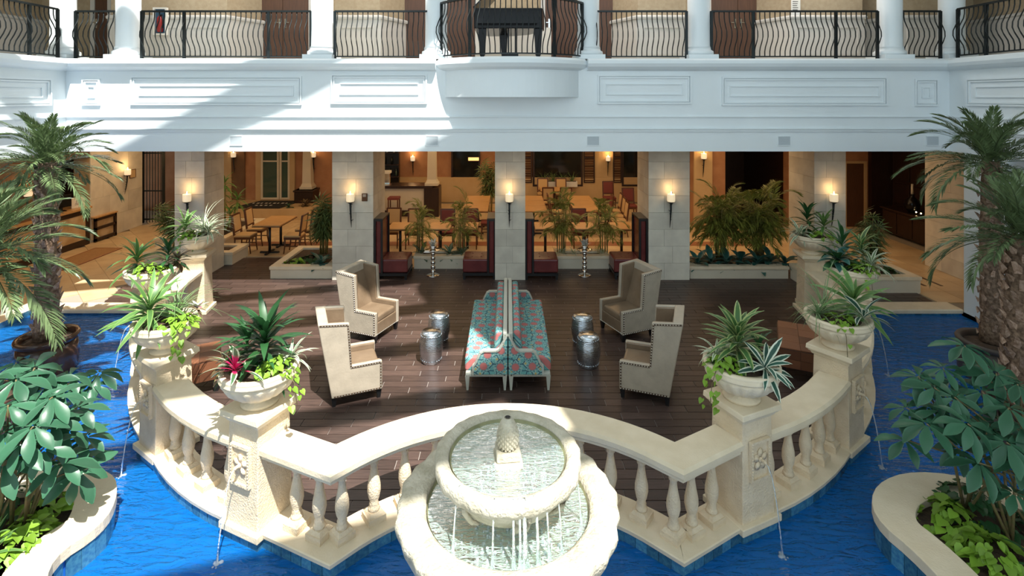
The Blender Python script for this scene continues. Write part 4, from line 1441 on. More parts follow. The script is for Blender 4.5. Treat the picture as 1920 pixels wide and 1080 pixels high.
def vine(label, loc, R, n, trail=(0, -1), ntrail=8, h=.1, meshes=None, s=1.0):
    random.seed(zlib.crc32(label.encode()))
    t = thing('potato_vine', label, 'vine', loc, 0, 'lime green trailing vines')
    for i in range(int(n * 1.25)):
        a = random.uniform(0, 2 * PI); r = 1.1 * R * math.sqrt(random.random())
        z = h * (1 - (r / R) ** 2) * random.uniform(.6, 1.2)
        R3 = Matrix.Rotation(a + random.uniform(-.6, .6), 4, 'Z') @ Matrix.Rotation(random.uniform(-.1, .7), 4, 'Y') @ Matrix.Rotation(random.uniform(-.4, .4), 4, 'X')
        link('leaf', (meshes or lime)[i % 2], t, (r * math.cos(a), r * math.sin(a), z), R3.to_euler(), random.uniform(.75, 1.25) * s)
    d = Vector((trail[0], trail[1], 0)).normalized()
    for i in range(ntrail):
        k = i / max(1, ntrail)
        p = d * (R + .03 + .05 * k) + Vector((-d.y, d.x, 0)) * random.uniform(-.6, .6) * R + Vector((0, 0, -.34 * k))
        a = math.atan2(d.y, d.x) + random.uniform(-.8, .8)
        R3 = Matrix.Rotation(a, 4, 'Z') @ Matrix.Rotation(random.uniform(.5, 1.1), 4, 'Y')
        link('leaf', (meshes or lime)[i % 2], t, p, R3.to_euler(), random.uniform(.7, 1.1) * s)
    if ntrail:
        MB().tube([(0, 0, .02), d * R * .8, d * (R + .04) + Vector((0, 0, -.1)), d * (R + .07) + Vector((0, 0, -.3))], .004, 4).build('stem', 'stem', t)
    return t


def tuft(label, loc, n, L, W, m, p0=.3, p1=1.4, bend=1.6, name='spider_grass', cat='grass'):
    random.seed(zlib.crc32(label.encode()))
    mb = MB(); uv = []
    for i in range(n):
        az = random.uniform(0, 2 * PI); pt = random.uniform(p0, p1)
        l = L * random.uniform(.6, 1.15); bd_ = bend * random.uniform(.7, 1.2)
        d = Vector((math.cos(az), math.sin(az), 0)); sd = Vector((-d.y, d.x, 0))
        p = Vector((random.uniform(-.02, .02), random.uniform(-.02, .02), 0)); a = pt
        o = len(mb.v)
        for k in range(8):
            wd = W * .5 * (1 - (k / 7) ** 2 * .95)
            mb.v += [tuple(p - sd * wd), tuple(p + sd * wd)]; uv += [(k / 7, 0), (k / 7, 1)]
            if k:
                q = o + 2 * (k - 1); mb.f.append((q, q + 2, q + 3, q + 1)); mb.smooth.append(True)
            p = p + (d * math.cos(a) + Vector((0, 0, math.sin(a)))) * l / 7
            a -= bd_ / 7
    t = thing(name, label, cat, loc, 0, 'arching grasses in the urns')
    mb.build('blades', m, t, uv=uv)['kind'] = 'stuff'
    return t


def plant(kind, label, loc, s=1.0, n=None, tilt=None, group=None):
    random.seed(zlib.crc32(label.encode()))
    nm, ms, cnt, p0, p1, s0_, s1_, rise = KINDS[kind]
    return rosette(nm, label, 'plant', loc, ms, n or cnt, p0, p1, s0_ * s * 1.12, s1_ * s * 1.12, rise * s, group or 'plants in the stone urns', tilt=tilt)


ulab = ['farthest left pedestal, before the stone pillar', 'third left pedestal from the fountain', 'second left pedestal from the fountain', 'nearest left pedestal by the fountain',
        'nearest right pedestal by the fountain', 'second right pedestal from the fountain', 'third right pedestal from the fountain', 'farthest right pedestal, before the stone pillar']
short = ['farthest left urn', 'third left urn', 'second left urn', 'nearest left urn', 'nearest right urn', 'second right urn', 'third right urn', 'farthest right urn']
SOILZ = 1.1 + .31
u0 = None
for i, (x, y, a) in enumerate(PED):
    lb = 'cream fluted stone bowl on the ' + ulab[i]
    u0 = dup(u0, (x, y, 1.1), random.uniform(0, 3), lb) if u0 else make_urn(lb, (x, y, 1.1))


def at(i, dx, dy, dz=0):
    return (PED[i][0] + dx, PED[i][1] + dy, SOILZ + dz)


def U(i): return ' in the ' + short[i]


plant('dark', 'tall dark green dracaena' + U(3), at(3, 0, .1), 1.25, 62)
plant('pink', 'cream edged bromeliad with pink heart' + U(3), at(3, -.12, -.24, .1), 1.05, tilt=(0, .45))
vine('lime potato vine spilling to the right' + U(3), at(3, .19, -.06, .03), .15, 46, (1, -.3), 10)
plant('purple', 'purple brown croton leaning left' + U(3), at(3, -.28, -.04, .02), 1.0)
plant('white', 'pale variegated leaves at the back right' + U(3), at(3, .24, .14, .02), 1.0, 20)
plant('dark', 'dark green leaves at the back left' + U(3), at(3, -.18, .12, .0), 1.0, 30)
vine('lime potato vine in the middle' + U(3), at(3, .1, -.12, .0), .1, 18, (0, -1), 0)
plant('dracaena', 'big pale strap leaved dracaena leaning left' + U(2), at(2, -.17, -.05, .06), 1.25, 34, tilt=(1.57, -.35))
vine('lime potato vine spilling down the right' + U(2), at(2, .2, -.1, .04), .17, 56, (.6, -1), 14, s=1.15)
tuft('thin arching pale grass' + U(2), at(2, .04, .12, .05), 60, .62, .012, 'leaf_grass')
t = plant('purple', 'croton with a pink flower at the right' + U(2), at(2, .3, .1, .1), .6, 9)
for k in range(6): link('petal', strap('petal', 'petal_pink', .08, .035, .6, 3), t, (0, 0, .03), (0, -.5, k), 1) if k == 0 else link('petal', bpy.data.meshes['petal'], t, (0, 0, .03), (0, -.5 - .1 * k, k * 1.05), 1)
plant('dracaena', 'bushy strap leaved dracaena on the left' + U(1), at(1, -.22, 0, .06), 1.2, 32, tilt=(1.57, -.3))
plant('dark', 'dark grassy dracaena on the right' + U(1), at(1, .2, .08, .05), 1.0, 34)
vine('lime potato vine in front' + U(1), at(1, .1, -.18, .05), .19, 50, (.5, -1), 8)
plant('purple', 'reddish croton behind' + U(1), at(1, .3, .15, .06), 1.1)
plant('dracaena', 'strap leaved dracaena on the left' + U(0), at(0, -.22, -.02, .05), 1.15, 30, tilt=(1.57, -.2))
tuft('tall thin pale grass fountaining over' + U(0), at(0, .08, .06, .05), 70, .75, .014, 'leaf_white', .6)
plant('white', 'white edged spider plant on the right' + U(0), at(0, .24, -.05, .05), 1.3)
vine('small green vine in front' + U(0), at(0, .02, -.2, .03), .16, 36, (-.6, -1), 6)
plant('stripe', 'yellow striped dracaena crown' + U(4), at(4, .0, .08, .03), 1.2, 60)
plant('brom', 'white edged dark bromeliad' + U(4), at(4, .13, -.2, .05), 1.0, tilt=(0, .45))
vine('lime potato vine trailing on the left' + U(4), at(4, -.22, -.1, .03), .14, 44, (-.8, -.6), 14)
plant('white', 'pale fine leaved plant on the left' + U(4), at(4, -.22, .06, .05), .85, 24)
plant('dark', 'dark dracaena on the right' + U(4), at(4, .2, .06, .0), .7, 20)
plant('brom', 'white edged dark bromeliad' + U(5), at(5, .17, -.2, .08), 1.25, 19, tilt=(0, .5))
plant('dracaena', 'green strap leaved dracaena on the right' + U(5), at(5, .27, .12, .05), 1.2, 30, tilt=(1.57, .3))
vine('lime potato vine in the middle' + U(5), at(5, -.08, -.16, .03), .15, 46, (-.2, -1), 2)
tuft('thin dark grass arching left' + U(5), at(5, -.2, .05, .03), 70, .42, .01, 'leaf_grass', .1)
tuft('tall wispy grass' + U(5), at(5, -.08, .15, .03), 16, .9, .012, 'leaf_grass', .7)
plant('broad', 'dark broad leaved calathea on the left' + U(6), at(6, -.2, .02, .08), 1.35, 22)
vine('bright lime vine in front' + U(6), at(6, .02, -.2, .05), .17, 50, (0, -1), 4)
plant('white', 'white edged spider plant on the right' + U(6), at(6, .24, -.08, .05), 1.4)
plant('stripe', 'upright yellow green dracaena behind' + U(6), at(6, .25, .16, .1), 1.15, 30)
plant('dark', 'dark strap plant at the back' + U(6), at(6, -.02, .2, .1), 1.15, 24)
plant('white', 'white edged grass on the left' + U(7), at(7, -.26, -.05, .03), 1.2)
plant('dark', 'dark spiky dracaena at the back' + U(7), at(7, -.0, .15, .1), 1.15, 30)
plant('dracaena', 'spiky green dracaena on the right' + U(7), at(7, .28, .1, .1), 1.0, 26)
vine('lime potato vine in front' + U(7), at(7, .08, -.18, .04), .18, 46, (.5, -1), 8)

# ================================================================== FOUNTAIN
FY = 3.75
ft = thing('fountain', 'two tiered cream stone fountain standing in the pool', 'fountain', (0, FY, 0))
sc = lambda th, k: 1 + (.012 * math.sin(26 * th) + .008 * math.sin(11 * th + 1)) * (1 if 6 <= k <= 9 else 0)
MB().lathe([(.34, -.5), (.34, .12), (.24, .18), (.2, .3), (.2, .55), (.24, .62), (.42, .78)], 40).build('stem', 'fountain_stone', ft)
MB().lathe([(.001, .93), (.4, .95), (.5, 1.02), (.565, 1.14), (.575, 1.18), (.6, 1.195), (.73, 1.195), (.762, 1.185), (.768, 1.15), (.755, 1.1), (.7, .98), (.55, .82), (.4, .74), (.2, .7)], 104, mod=sc, closed=False).build('lower_basin', 'fountain_stone', ft)
MB().lathe([(.3, .92), (.3, 1.0), (.2, 1.04), (.2, 1.17), (.28, 1.2)], 32).build('upper_stem', 'fountain_stone', ft)


def rib(th, k):
    if 10 <= k <= 13: return 1 + .02 * math.sin(60 * th) * .5
    return 1 + (.008 * math.sin(24 * th) + .006 * math.sin(9 * th)) * (1 if 5 <= k <= 9 else 0)


MB().lathe([(.001, 1.36), (.3, 1.37), (.37, 1.41), (.405, 1.47), (.42, 1.505), (.45, 1.515), (.49, 1.512), (.508, 1.5), (.51, 1.45), (.5, 1.42), (.46, 1.4), (.44, 1.36), (.36, 1.26), (.26, 1.19), (.1, 1.17)], 120, mod=rib, closed=False).build('upper_basin', 'fountain_stone', ft)
for a in (-2.2, -1.43, -1.28, -.6, .3, 1.2, 2.1, 3.0):
    pts = [(r * math.cos(a), r * math.sin(a), z) for r, z in ((.475, 1.405), (.468, 1.38), (.44, 1.33), (.4, 1.27), (.33, 1.215))]
    MB().tube(pts, [.012, .018, .018, .016, .012], 6).build('bowl_rib', 'fountain_stone', ft)
mb = MB(); mb.box(-.1, .1, -.1, .1, 1.36, 1.48, TM(0, 0, 0, .1)); mb.build('block', 'fountain_stone', ft, .012)
MB().box(-.085, .085, -.085, .085, 1.48, 1.54, TM(0, 0, 0, .1)).build('block', 'fountain_stone', ft, .012)
cone = MB().lathe([(.05, 1.54), (.068, 1.57), (.072, 1.61), (.068, 1.66), (.055, 1.71), (.034, 1.745), (.024, 1.75), (.02, 1.735)], 20).build('pinecone_finial', 'fountain_stone', ft)
mb = MB()
for r_ in range(11):
    z = 1.55 + r_ * .0175
    rr = .072 * math.sin(PI * (.28 + .6 * r_ / 10)) ** .8
    for k in range(14):
        a = (k + .5 * (r_ % 2)) * 2 * PI / 14
        mb.sphere((rr * math.cos(a), rr * math.sin(a), z), .011, 5)
mb.build('cone_scales', 'fountain_stone', cone)['kind'] = 'stuff'
MB().lathe([(.019, 1.752), (.001, 1.752)], 12, closed=False).build('cone_opening', 'black', cone)


def disc(r, z, n=64, rings=10, hole=0):
    prof = [(max(hole, .001) + (r - max(hole, .001)) * k / rings, z + random.uniform(-.004, .004)) for k in range(rings + 1)]
    return MB().lathe(prof, n, closed=False)


MB().lathe([(.001, .96), (.39, .965), (.49, 1.03), (.553, 1.14), (.563, 1.165)], 64, closed=False).build('lower_lining', 'basin_lining', ft)
MB().lathe([(.001, 1.372), (.3, 1.382), (.362, 1.42), (.395, 1.475), (.408, 1.493)], 64, closed=False).build('upper_lining', 'basin_lining', ft)
disc(.562, 1.145).build('lower_water', 'basin_water', ft)
disc(.397, 1.475).build('upper_water', 'basin_water', ft)
for k, (a, w_) in enumerate([(-1.36, .02), (-1.5, .012), (-1.2, .014), (-1.75, .009), (-.85, .008), (-1.05, .01), (-2.3, .008), (-.3, .008), (-1.42, .012)]):
    ca, sa = math.cos(a), math.sin(a)
    pts = [((.46 + .06 * q) * ca, (.46 + .06 * q) * sa, 1.515 - .37 * q * q) if q > .12 else ((.46 + .06 * q) * ca, (.46 + .06 * q) * sa, 1.522) for q in [j / 7 for j in range(8)]]
    MB().tube(pts, [w_ * .6, w_, w_ * .8, w_ * .7, w_ * .7, w_ * .7, w_ * .9, w_ * 1.5], 6).build('water_stream', 'stream_water', ft)
mb = MB()
for k in range(170):
    a = random.uniform(-2.4, -.4); r = random.uniform(.2, .54)
    mb.sphere((r * math.cos(a), r * math.sin(a), 1.147), random.uniform(.004, .014), 5, .5)
for k in range(90):
    a = random.uniform(-2.6, .3); r = random.uniform(.12, .39)
    mb.sphere((r * math.cos(a), r * math.sin(a), 1.477), random.uniform(.003, .01), 5, .5)
mb.build('foam', 'stream_water', ft)['kind'] = 'stuff'
# tiles on the floor of the lower basin
tb = MB().box(-.052, .052, -.052, .052, 0, .006).mesh('basin_tile', 'smooth_stone')
for i in range(-4, 5):
    for j in range(-4, 5):
        if math.hypot(i, j) * .11 < .42: link('basin_tile', tb, ft, (i * .11, j * .11, .966), (0, 0, 0))

# ================================================================== POTS AND PALMS


def pot(label, loc, r, h, m, group='palm pots in the pool'):
    t = thing('palm_pot', label, 'pot', loc, 0, group)
    MB().lathe([(.6 * r, 0), (.72 * r, .1 * h), (.95 * r, .5 * h), (.98 * r, .75 * h), (.9 * r, .9 * h)], 40).build('body', m, t)
    MB().lathe([(.9 * r, .9 * h), (.99 * r, .92 * h), (1.02 * r, .97 * h), (.98 * r, h), (.86 * r, .99 * h), (.84 * r, .9 * h)], 40, closed=False).build('rim', m, t)
    MB().lathe([(.86 * r, .9 * h), (.5 * r, .93 * h), (.001, .95 * h)], 24, closed=False).build('soil', 'soil', t)
    return t


pfr = [frond('frond', 'leaf_palm', 1.15, 44, .28, .015, 1.0, .55, .95, .08, .2), frond('frond', 'leaf_palm', 1.1, 42, .27, .015, 1.4, .6, .9, .08, .3),
       frond('frond', 'leaf_palm', 1.05, 40, .28, .015, .7, .5, 1.0, .1, .05)]
stubm = MB().add([(0, -.035, 0), (0, .035, 0), (.03, .03, -.05), (.03, -.03, -.05), (.075, .018, .075), (.075, -.018, .075), (.02, 0, .04)],
                 [(0, 3, 5), (0, 5, 6), (1, 6, 4), (1, 4, 2), (3, 2, 4, 5), (6, 5, 4), (0, 1, 2, 3)]).mesh('frond_stub', 'stub')


def palm(label, loc, H, r0, r1, nf, s=1.0, lean=(0, 0), nst=110, seed=1, pmin=-.6):
    rs = random.Random(seed)
    t = thing('palm_tree', label, 'palm', loc, 0, 'date palms standing in pots')
    pts = []; rad = []
    for k in range(15):
        q = k / 14
        pts.append((lean[0] * q + .012 * math.sin(9 * q), lean[1] * q, H * q)); rad.append((r0 + (r1 - r0) * q) * (1 + .05 * math.sin(k * 2.3)) * .9)
    MB().tube(pts, rad, 14).build('trunk', 'trunk', t)
    for k in range(nst):
        q = .03 + .95 * k / nst; a = k * 2.39996
        r = (r0 + (r1 - r0) * q) * .86
        link('frond_stub', stubm, t, (lean[0] * q + r * math.cos(a), lean[1] * q + r * math.sin(a), H * q), (rs.uniform(-.2, .2), rs.uniform(-.25, .25), a), rs.uniform(.7, 1.1) * r0 / .2)
    for k in range(nf):
        q = k / (nf - 1); a = k * 2.39996 + rs.uniform(-.2, .2)
        p = pmin + (1.35 - pmin) * q ** .8 + rs.uniform(-.12, .12)
        R = Matrix.Rotation(a, 4, 'Z') @ Matrix.Rotation(-p, 4, 'Y')
        link('frond', pfr[k % 3], t, (lean[0] + .05 * math.cos(a), lean[1] + .05 * math.sin(a), H - .06 + .1 * q), R.to_euler(), s * rs.uniform(.82, 1.08) * (1 - .25 * q))
    return t


pot('brown glazed pot holding the tall left palm', (-6.88, 7.97, -.5), .39, .95, 'pot_brown')
palm('tall date palm in brown pot at left', (-6.9, 7.97, .4), 2.62, .175, .12, 40, .95, (.02, .0), 120, 3)
pot('brown glazed pot mostly outside the left edge', (-6.35, 6.4, -.5), .4, .9, 'pot_brown')
palm('short date palm reaching in from left edge', (-6.36, 6.42, .35), 1.75, .15, .12, 36, 1.15, (.0, .0), 60, 5)
pot('grey pot holding the right palm trunks', (7.1, 7.8, -.5), .43, .95, 'pot_grey')
palm('tall date palm in grey pot at right', (7.12, 7.85, .4), 2.65, .16, .12, 42, 1.02, (.02, .05), 110, 8)
pot('grey pot half hidden at the right edge', (6.2, 6.35, -.5), .42, .85, 'pot_grey')
palm('thick short date palm at the right edge', (6.2, 6.35, .3), 2.02, .24, .19, 38, .98, (.0, .06), 120, 11)

# ================================================================== ISLAND PLANTERS


def chaikin(p, it=2):
    for _ in range(it):
        q = []
        for i in range(len(p)):
            a, b = p[i], p[(i + 1) % len(p)]
            q += [(a[0] * .75 + b[0] * .25, a[1] * .75 + b[1] * .25), (a[0] * .25 + b[0] * .75, a[1] * .25 + b[1] * .75)]
        p = q
    return p


def shrink(p, d):
    n = len(p)
    A = sum(p[i][0] * p[(i + 1) % n][1] - p[(i + 1) % n][0] * p[i][1] for i in range(n))
    out = []
    for i in range(n):
        a, b, c = Vector(p[i - 1]), Vector(p[i]), Vector(p[(i + 1) % n])
        t = (c - a).normalized(); nn = Vector((-t.y, t.x)) * (1 if A > 0 else -1)
        q = b + nn * d; out.append((q.x, q.y))
    return out


def island(label, outer):
    o = chaikin(outer)
    n = len(o)
    cx, cy = sum(p[0] for p in o) / n, sum(p[1] for p in o) / n
    t = thing('island_planter', label, 'planter', (cx, cy, 0), 0, 'curved planters standing in the pool')
    o = [(p[0] - cx, p[1] - cy) for p in o]
    i_ = shrink(o, .33)
    MB().ring(o, i_, .1, .2).build('rim', 'smooth_stone', t, .012)
    MB().ring(shrink(o, .03), shrink(o, .3), -.5, .1).build('wall', 'pool_floor', t)
    MB().prism(shrink(o, .3), -.4, .13).build('soil', 'soil', t)
    L = run_points(o + [o[0]], .118, -.022 if sum(o[k][0] * o[(k + 1) % n][1] - o[(k + 1) % n][0] * o[k][1] for k in range(n)) > 0 else .022)
    tm2 = MB().box(-.056, .056, -.01, .01, -.12, .06).mesh('tile', 'pool_tile')
    for x, y, a in L: link('tile', tm2, t, (x, y, .03), (0, 0, a))
    return t


island('curved cream stone planter in the pool at lower left', [(-3.5, 4.05), (-3.78, 4.4), (-3.6, 4.75), (-3.72, 5.1), (-4.0, 5.42), (-4.5, 5.52), (-5.2, 5.4), (-6.2, 4.9), (-6.4, 3.6), (-3.5, 3.5)])
island('curved cream stone planter in the pool at lower right', [(3.4, 3.9), (3.42, 4.4), (3.3, 4.85), (3.6, 5.25), (4.15, 5.45), (4.75, 5.3), (5.4, 4.9), (6.2, 4.6), (6.4, 3.6), (3.4, 3.5)])

sch = [strap('leaf', 'leaf_scheff', .23, .092, .75, 6, .55, .38, .12, .2), strap('leaf', 'leaf_scheff', .25, .098, .5, 6, .55, .34, .12, .2)]


def schefflera(label, base, whorls, seed):
    rs = random.Random(seed)
    t = thing('umbrella_shrub', label, 'shrub', base, 0, 'umbrella leaved shrubs in the island planters')
    b = Vector(base)
    nst = 6
    roots = [Vector((rs.uniform(-.32, .32), rs.uniform(-.2, .2), 0)) for _ in range(nst)]
    for k, (u, v, y) in enumerate(whorls):
        w_ = Vector((PX(u, y), y, PZ(v, y))) - b
        r = roots[k % nst]
        mid = r.lerp(w_, .5) + Vector((-.12 * (w_.x - r.x), 0, .15))
        MB().tube([r, r.lerp(mid, .5) + Vector((rs.uniform(-.02, .02),) * 3), mid, mid.lerp(w_, .6) + Vector((0, 0, .02)), w_], [.014, .012, .01, .008, .006], 6).build('stem', 'stem', t)
        n = rs.choice((7, 8, 8, 9)); a0 = rs.uniform(0, 6); tl_ = Matrix.Rotation(rs.uniform(.1, .6), 4, Vector((1, rs.uniform(-.8, .8), 0)).normalized())
        s = rs.uniform(.85, 1.15)
        for i in range(n):
            R = tl_ @ Matrix.Rotation(a0 + i * 2 * PI / n + rs.uniform(-.12, .12), 4, 'Z') @ Matrix.Rotation(.12 + rs.uniform(-.1, .3), 4, 'Y')
            link('leaf', sch[i % 2], t, w_ + R @ Vector((.025, 0, 0)), R.to_euler(), s * rs.uniform(.85, 1.1))
    return t


schefflera('glossy umbrella leaved shrub in the lower left planter', (-4.5, 4.75, .13), [(65, 690, 4.9), (30, 712, 4.7), (130, 705, 5.1), (172, 722, 5.2), (60, 765, 4.55), (98, 745, 4.6), (145, 765, 4.8), (15, 760, 4.5), (40, 830, 4.4), (80, 842, 4.45),
              (128, 805, 4.75), (160, 820, 4.9), (115, 868, 4.6), (148, 884, 4.8), (8, 868, 4.4), (185, 700, 5.3), (62, 800, 4.4), (5, 810, 4.45), (100, 790, 4.6), (30, 680, 5.0), (150, 850, 4.9), (90, 715, 5.0), (40, 745, 4.8), (120, 740, 5.0), (25, 800, 4.6)], 21)
schefflera('glossy umbrella leaved shrub in the lower right planter', (4.55, 4.75, .13), [(1808, 648, 5.1), (1722, 706, 5.0), (1768, 690, 5.1), (1700, 765, 4.9), (1752, 727, 4.9), (1790, 745, 4.8), (1842, 735, 4.9), (1892, 765, 4.7), (1738, 795, 4.7), (1815, 795, 4.55),
              (1762, 770, 4.8), (1888, 830, 4.5), (1697, 825, 4.8), (1850, 812, 4.6), (1915, 800, 4.6), (1908, 720, 4.9), (1838, 690, 5.1), (1835, 868, 4.5), (1902, 925, 4.4), (1918, 868, 4.45), (1868, 700, 5.0), (1780, 715, 5.2), (1740, 760, 5.0), (1870, 790, 4.8), (1800, 840, 4.7)], 22)
big = [heart('leaf', 'leaf_lime', .07), heart('leaf', 'leaf_lime', .055)]
bigd = [heart('leaf', 'leaf_dark', .075), heart('leaf', 'leaf_dark', .06)]
vine('lime ground vine at the nose of the lower right planter', (4.02, 4.83, .15), .24, 90, (-1, 0), 0, .16, big)
vine('lime ground vine along the rim of the lower right planter', (4.05, 4.45, .15), .26, 90, (-1, 0), 0, .16, big)
vine('dark green ground vine under the right shrub', (4.35, 4.98, .15), .3, 80, (1, 0), 0, .2, bigd)
vine('dark green ground vine at the right of the right planter', (4.9, 4.6, .15), .35, 90, (1, 0), 0, .2, bigd)
plant('white', 'white edged spider plant in lower right planter', (4.6, 4.25, .2), 1.3, group='plants in the island planters')
t = plant('dark', 'orange flowered bromeliad in lower right planter', (4.25, 4.3, .16), .6, 14, group='plants in the island planters')
pm = strap('petal', 'petal_yellow', .1, .03, .3, 3)
for k in range(12): link('petal', pm, t, (0, 0, .12 + .008 * k), (0, -.3 - .08 * k, k * 2.4), 1.1 - .04 * k)
vine('lime ground vine at the nose of the lower left planter', (-4.3, 4.95, .15), .22, 60, (1, 0), 0, .14, big)
vine('lime ground vine along the rim of the lower left planter', (-4.2, 4.6, .15), .24, 90, (1, 0), 0, .16, big)
vine('dark green ground vine under the left shrub', (-4.65, 4.9, .15), .32, 80, (1, 0), 0, .2, bigd)
plant('dracaena', 'narrow leaved plant at the left frame edge', (-4.3, 4.4, .15), .8, 26, group='plants in the island planters')
t = plant('dark', 'red flowered bromeliad at the left frame edge', (-4.62, 4.55, .2), .7, 14, group='plants in the island planters')
pm = strap('petal', 'petal_red', .1, .03, .3, 3)
for k in range(12): link('petal', pm, t, (0, 0, .12 + .008 * k), (0, -.3 - .08 * k, k * 2.4), 1.1 - .04 * k)

# ================================================================== LOW PLANTERS IN THE ARCADE


def planter(label, x0, x1, y0, y1, h):
    t = thing('planter_box', label, 'planter', ((x0 + x1) / 2, (y0 + y1) / 2, 0), 0, 'low cream planter boxes in the arcade')
    a, b = (x1 - x0) / 2, (y1 - y0) / 2
    rc = lambda e: [(-a + e, -b + e), (a - e, -b + e), (a - e, b - e), (-a + e, b - e)]
    MB().ring(rc(.02), rc(.16), -.02, h - .06).build('wall', 'cream_paint', t)
    MB().ring(rc(0), rc(.19), h - .07, h).build('rim', 'smooth_stone', t, .008)
    MB().prism(rc(.15), -.0, h - .05).build('soil', 'soil', t)
    return t


planter('low cream planter left of the left stone pillar', -5.25, -3.85, 11.73, 13.4, .27)
planter('low cream planter behind the left pair of booths', -2.2, -.95, 12.4, 13.0, .3)
planter('low cream planter behind the right pair of booths', 1.12, 2.38, 12.4, 13.0, .3)
planter('long low cream planter under the right bamboo palms', 4.0, 6.2, 11.73, 12.7, .27)
planter('cream planter projecting toward the pool at right', 6.22, 8.45, 10.87, 11.8, .33)
planter('cream planter beside the leftmost stone pillar', -8.7, -7.42, 12.7, 13.5, .3)
planter('cream planter end showing right of the leftmost pillar', -7.38, -6.55, 12.7, 13.52, .3)
planter('low planter under the entrance dracaena', -9.3, -7.4, 14.0, 16.3, .3)
arf = [frond('frond', 'leaf_areca', .6, 18, .24, .011, 1.3, .35, .95, .15, .2), frond('frond', 'leaf_areca', .55, 16, .22, .011, 1.8, .35, .95, .15, .2)]
ldf = [fan('frond', 'leaf_lady', 9, .24, .014, .35), fan('frond', 'leaf_lady', 8, .22, .013, .5)]


def areca(label, loc, h, spread, ns, nf=5, fr=arf, s=1.0, seed=0, name='areca_palm'):
    rs = random.Random(seed)
    t = thing(name, label, 'palm', loc, 0, 'bamboo like palms in the arcade planters')
    for k in range(ns):
        a = k * 2.4; q = rs.uniform(.15, 1) * spread; hh = h * rs.uniform(.6, 1)
        top = Vector((q * math.cos(a), q * math.sin(a) * .6, hh * .8))
        b = Vector((.09 * math.cos(a), .07 * math.sin(a), 0))
        mid = b.lerp(top, .5) - Vector((math.cos(a), math.sin(a), 0)) * q * .15
        MB().tube([b, mid, top], [.011, .009, .006], 5).build('stem', 'cane', t)
        for j in range(nf):
            f = .45 + .55 * j / max(1, nf - 1)
            p = b.lerp(mid, f * 2) if f < .5 else mid.lerp(top, f * 2 - 1)
            az = a + j * 2.2 + rs.uniform(-.5, .5)
            R = Matrix.Rotation(az, 4, 'Z') @ Matrix.Rotation(-rs.uniform(.1, .6) - .7 * f * (j == nf - 1), 4, 'Y')
            link('frond', fr[(k + j) % len(fr)], t, p, R.to_euler(), s * rs.uniform(.75, 1.1))
    return t


areca('slender yellow green areca palm left of the left flower table', (PX(787, 12.7), 12.75, .25), 1.35, .12, 8, 5, s=.8, seed=1)
areca('slender yellow green areca palm right of the left flower table', (PX(864, 12.7), 12.75, .25), 1.5, .14, 9, 5, s=.8, seed=2)
areca('bushy areca palm left of the right flower table', (PX(1052, 12.7), 12.75, .25), 1.5, .28, 14, 5, s=.85, seed=3)
areca('areca palm right of the right flower table', (PX(1133, 12.7), 12.75, .25), 1.4, .18, 10, 5, s=.85, seed=4)
areca('dense bamboo palm by the right stone pillar', (PX(1352, 12.3), 12.35, .22), 1.8, .36, 26, 7, s=1.0, seed=5)
areca('dense bamboo palm before the dark doorway', (PX(1425, 12.3), 12.35, .22), 1.8, .38, 26, 7, s=1.0, seed=6)
areca('lady palm left of the left stone pillar', (PX(604, 12.8), 12.9, .22), 1.6, .24, 18, 6, ldf, 1.4, 7, 'lady_palm')
areca('lady palm left of the leftmost stone pillar', (-8.1, 13.1, .25), 1.4, .5, 14, 6, ldf, 1.4, 8, 'lady_palm')
areca('dark lady palm right of the rightmost pillar', (7.75, 11.4, .28), 1.5, .35, 12, 5, ldf, 1.3, 9, 'lady_palm')
areca('tall fig like plant by the far dark door', (PX(917, 18.5), 18.6, 0), 2.4, .35, 10, 6, ldf, 1.6, 10, 'potted_fig')
t = thing('cane_dracaena', 'tall cane dracaena left of the entrance door', 'plant', (-7.95, 15.0, .25))
for k, (dx, dy, hh) in enumerate([(0, 0, 1.35), (-.25, .2, 1.0), (.2, .3, .8), (-.3, -.2, .6), (.25, -.2, .5)]):
    MB().tube([(dx * .5, dy * .5, 0), (dx, dy, hh)], [.025, .018], 6).build('stem', 'cane', t)
    rosette('x', '', '', None, dr, 26, -.5, 1.3, 1.0, 1.5, .2, root=t) if False else None
    for i in range(26):
        R = Matrix.Rotation(i * 2.4, 4, 'Z') @ Matrix.Rotation(.5 - 1.7 * i / 25, 4, 'Y')
        link('leaf', dr[i % 3], t, (dx, dy, hh - .15 + .2 * i / 25), R.to_euler(), random.uniform(1.0, 1.4))
gb = 'broad leaved plants in the arcade planters'
KINDS['teal'] = ('calathea', [strap('leaf', 'leaf_teal', .27, .11, .8, peak=.5), strap('leaf', 'leaf_teal', .24, .1, 1.2, peak=.5)], 13, .0, 1.2, .8, 1.15, .05)
KINDS['silver'] = ('aglaonema', [strap('leaf', 'leaf_silver', .3, .09, .8, peak=.5), strap('leaf', 'leaf_silver', .27, .08, 1.2, peak=.5)], 18, .0, 1.2, .8, 1.15, .05)
for k, u in enumerate((1306, 1334, 1362, 1390, 1418, 1446, 1470)):
    plant('teal', ['teal leaved calathea against the right stone pillar', 'teal leaved calathea second from the right stone pillar', 'teal leaved calathea third from the right stone pillar',
                   'teal leaved calathea in the middle of the row', 'teal leaved calathea third from the urn', 'teal leaved calathea second from the urn', 'teal leaved calathea beside the farthest right urn'][k],
          (PX(u, 12.05), 12.0 + .1 * (k % 2), .23), 1.3, group=gb)
plant('teal', 'teal leaved calathea against the left stone pillar', (-4.2, 12.0, .2), 1.2, group=gb)
vine('low green groundcover in the planter left of the left pillar', (-4.55, 12.3, .2), .38, 70, (1, 0), 0, .12, bigd, 1.2)
vine('reddish low groundcover at the left planter corner', (-4.85, 12.1, .2), .25, 40, (1, 0), 0, .12, big, 1.0)
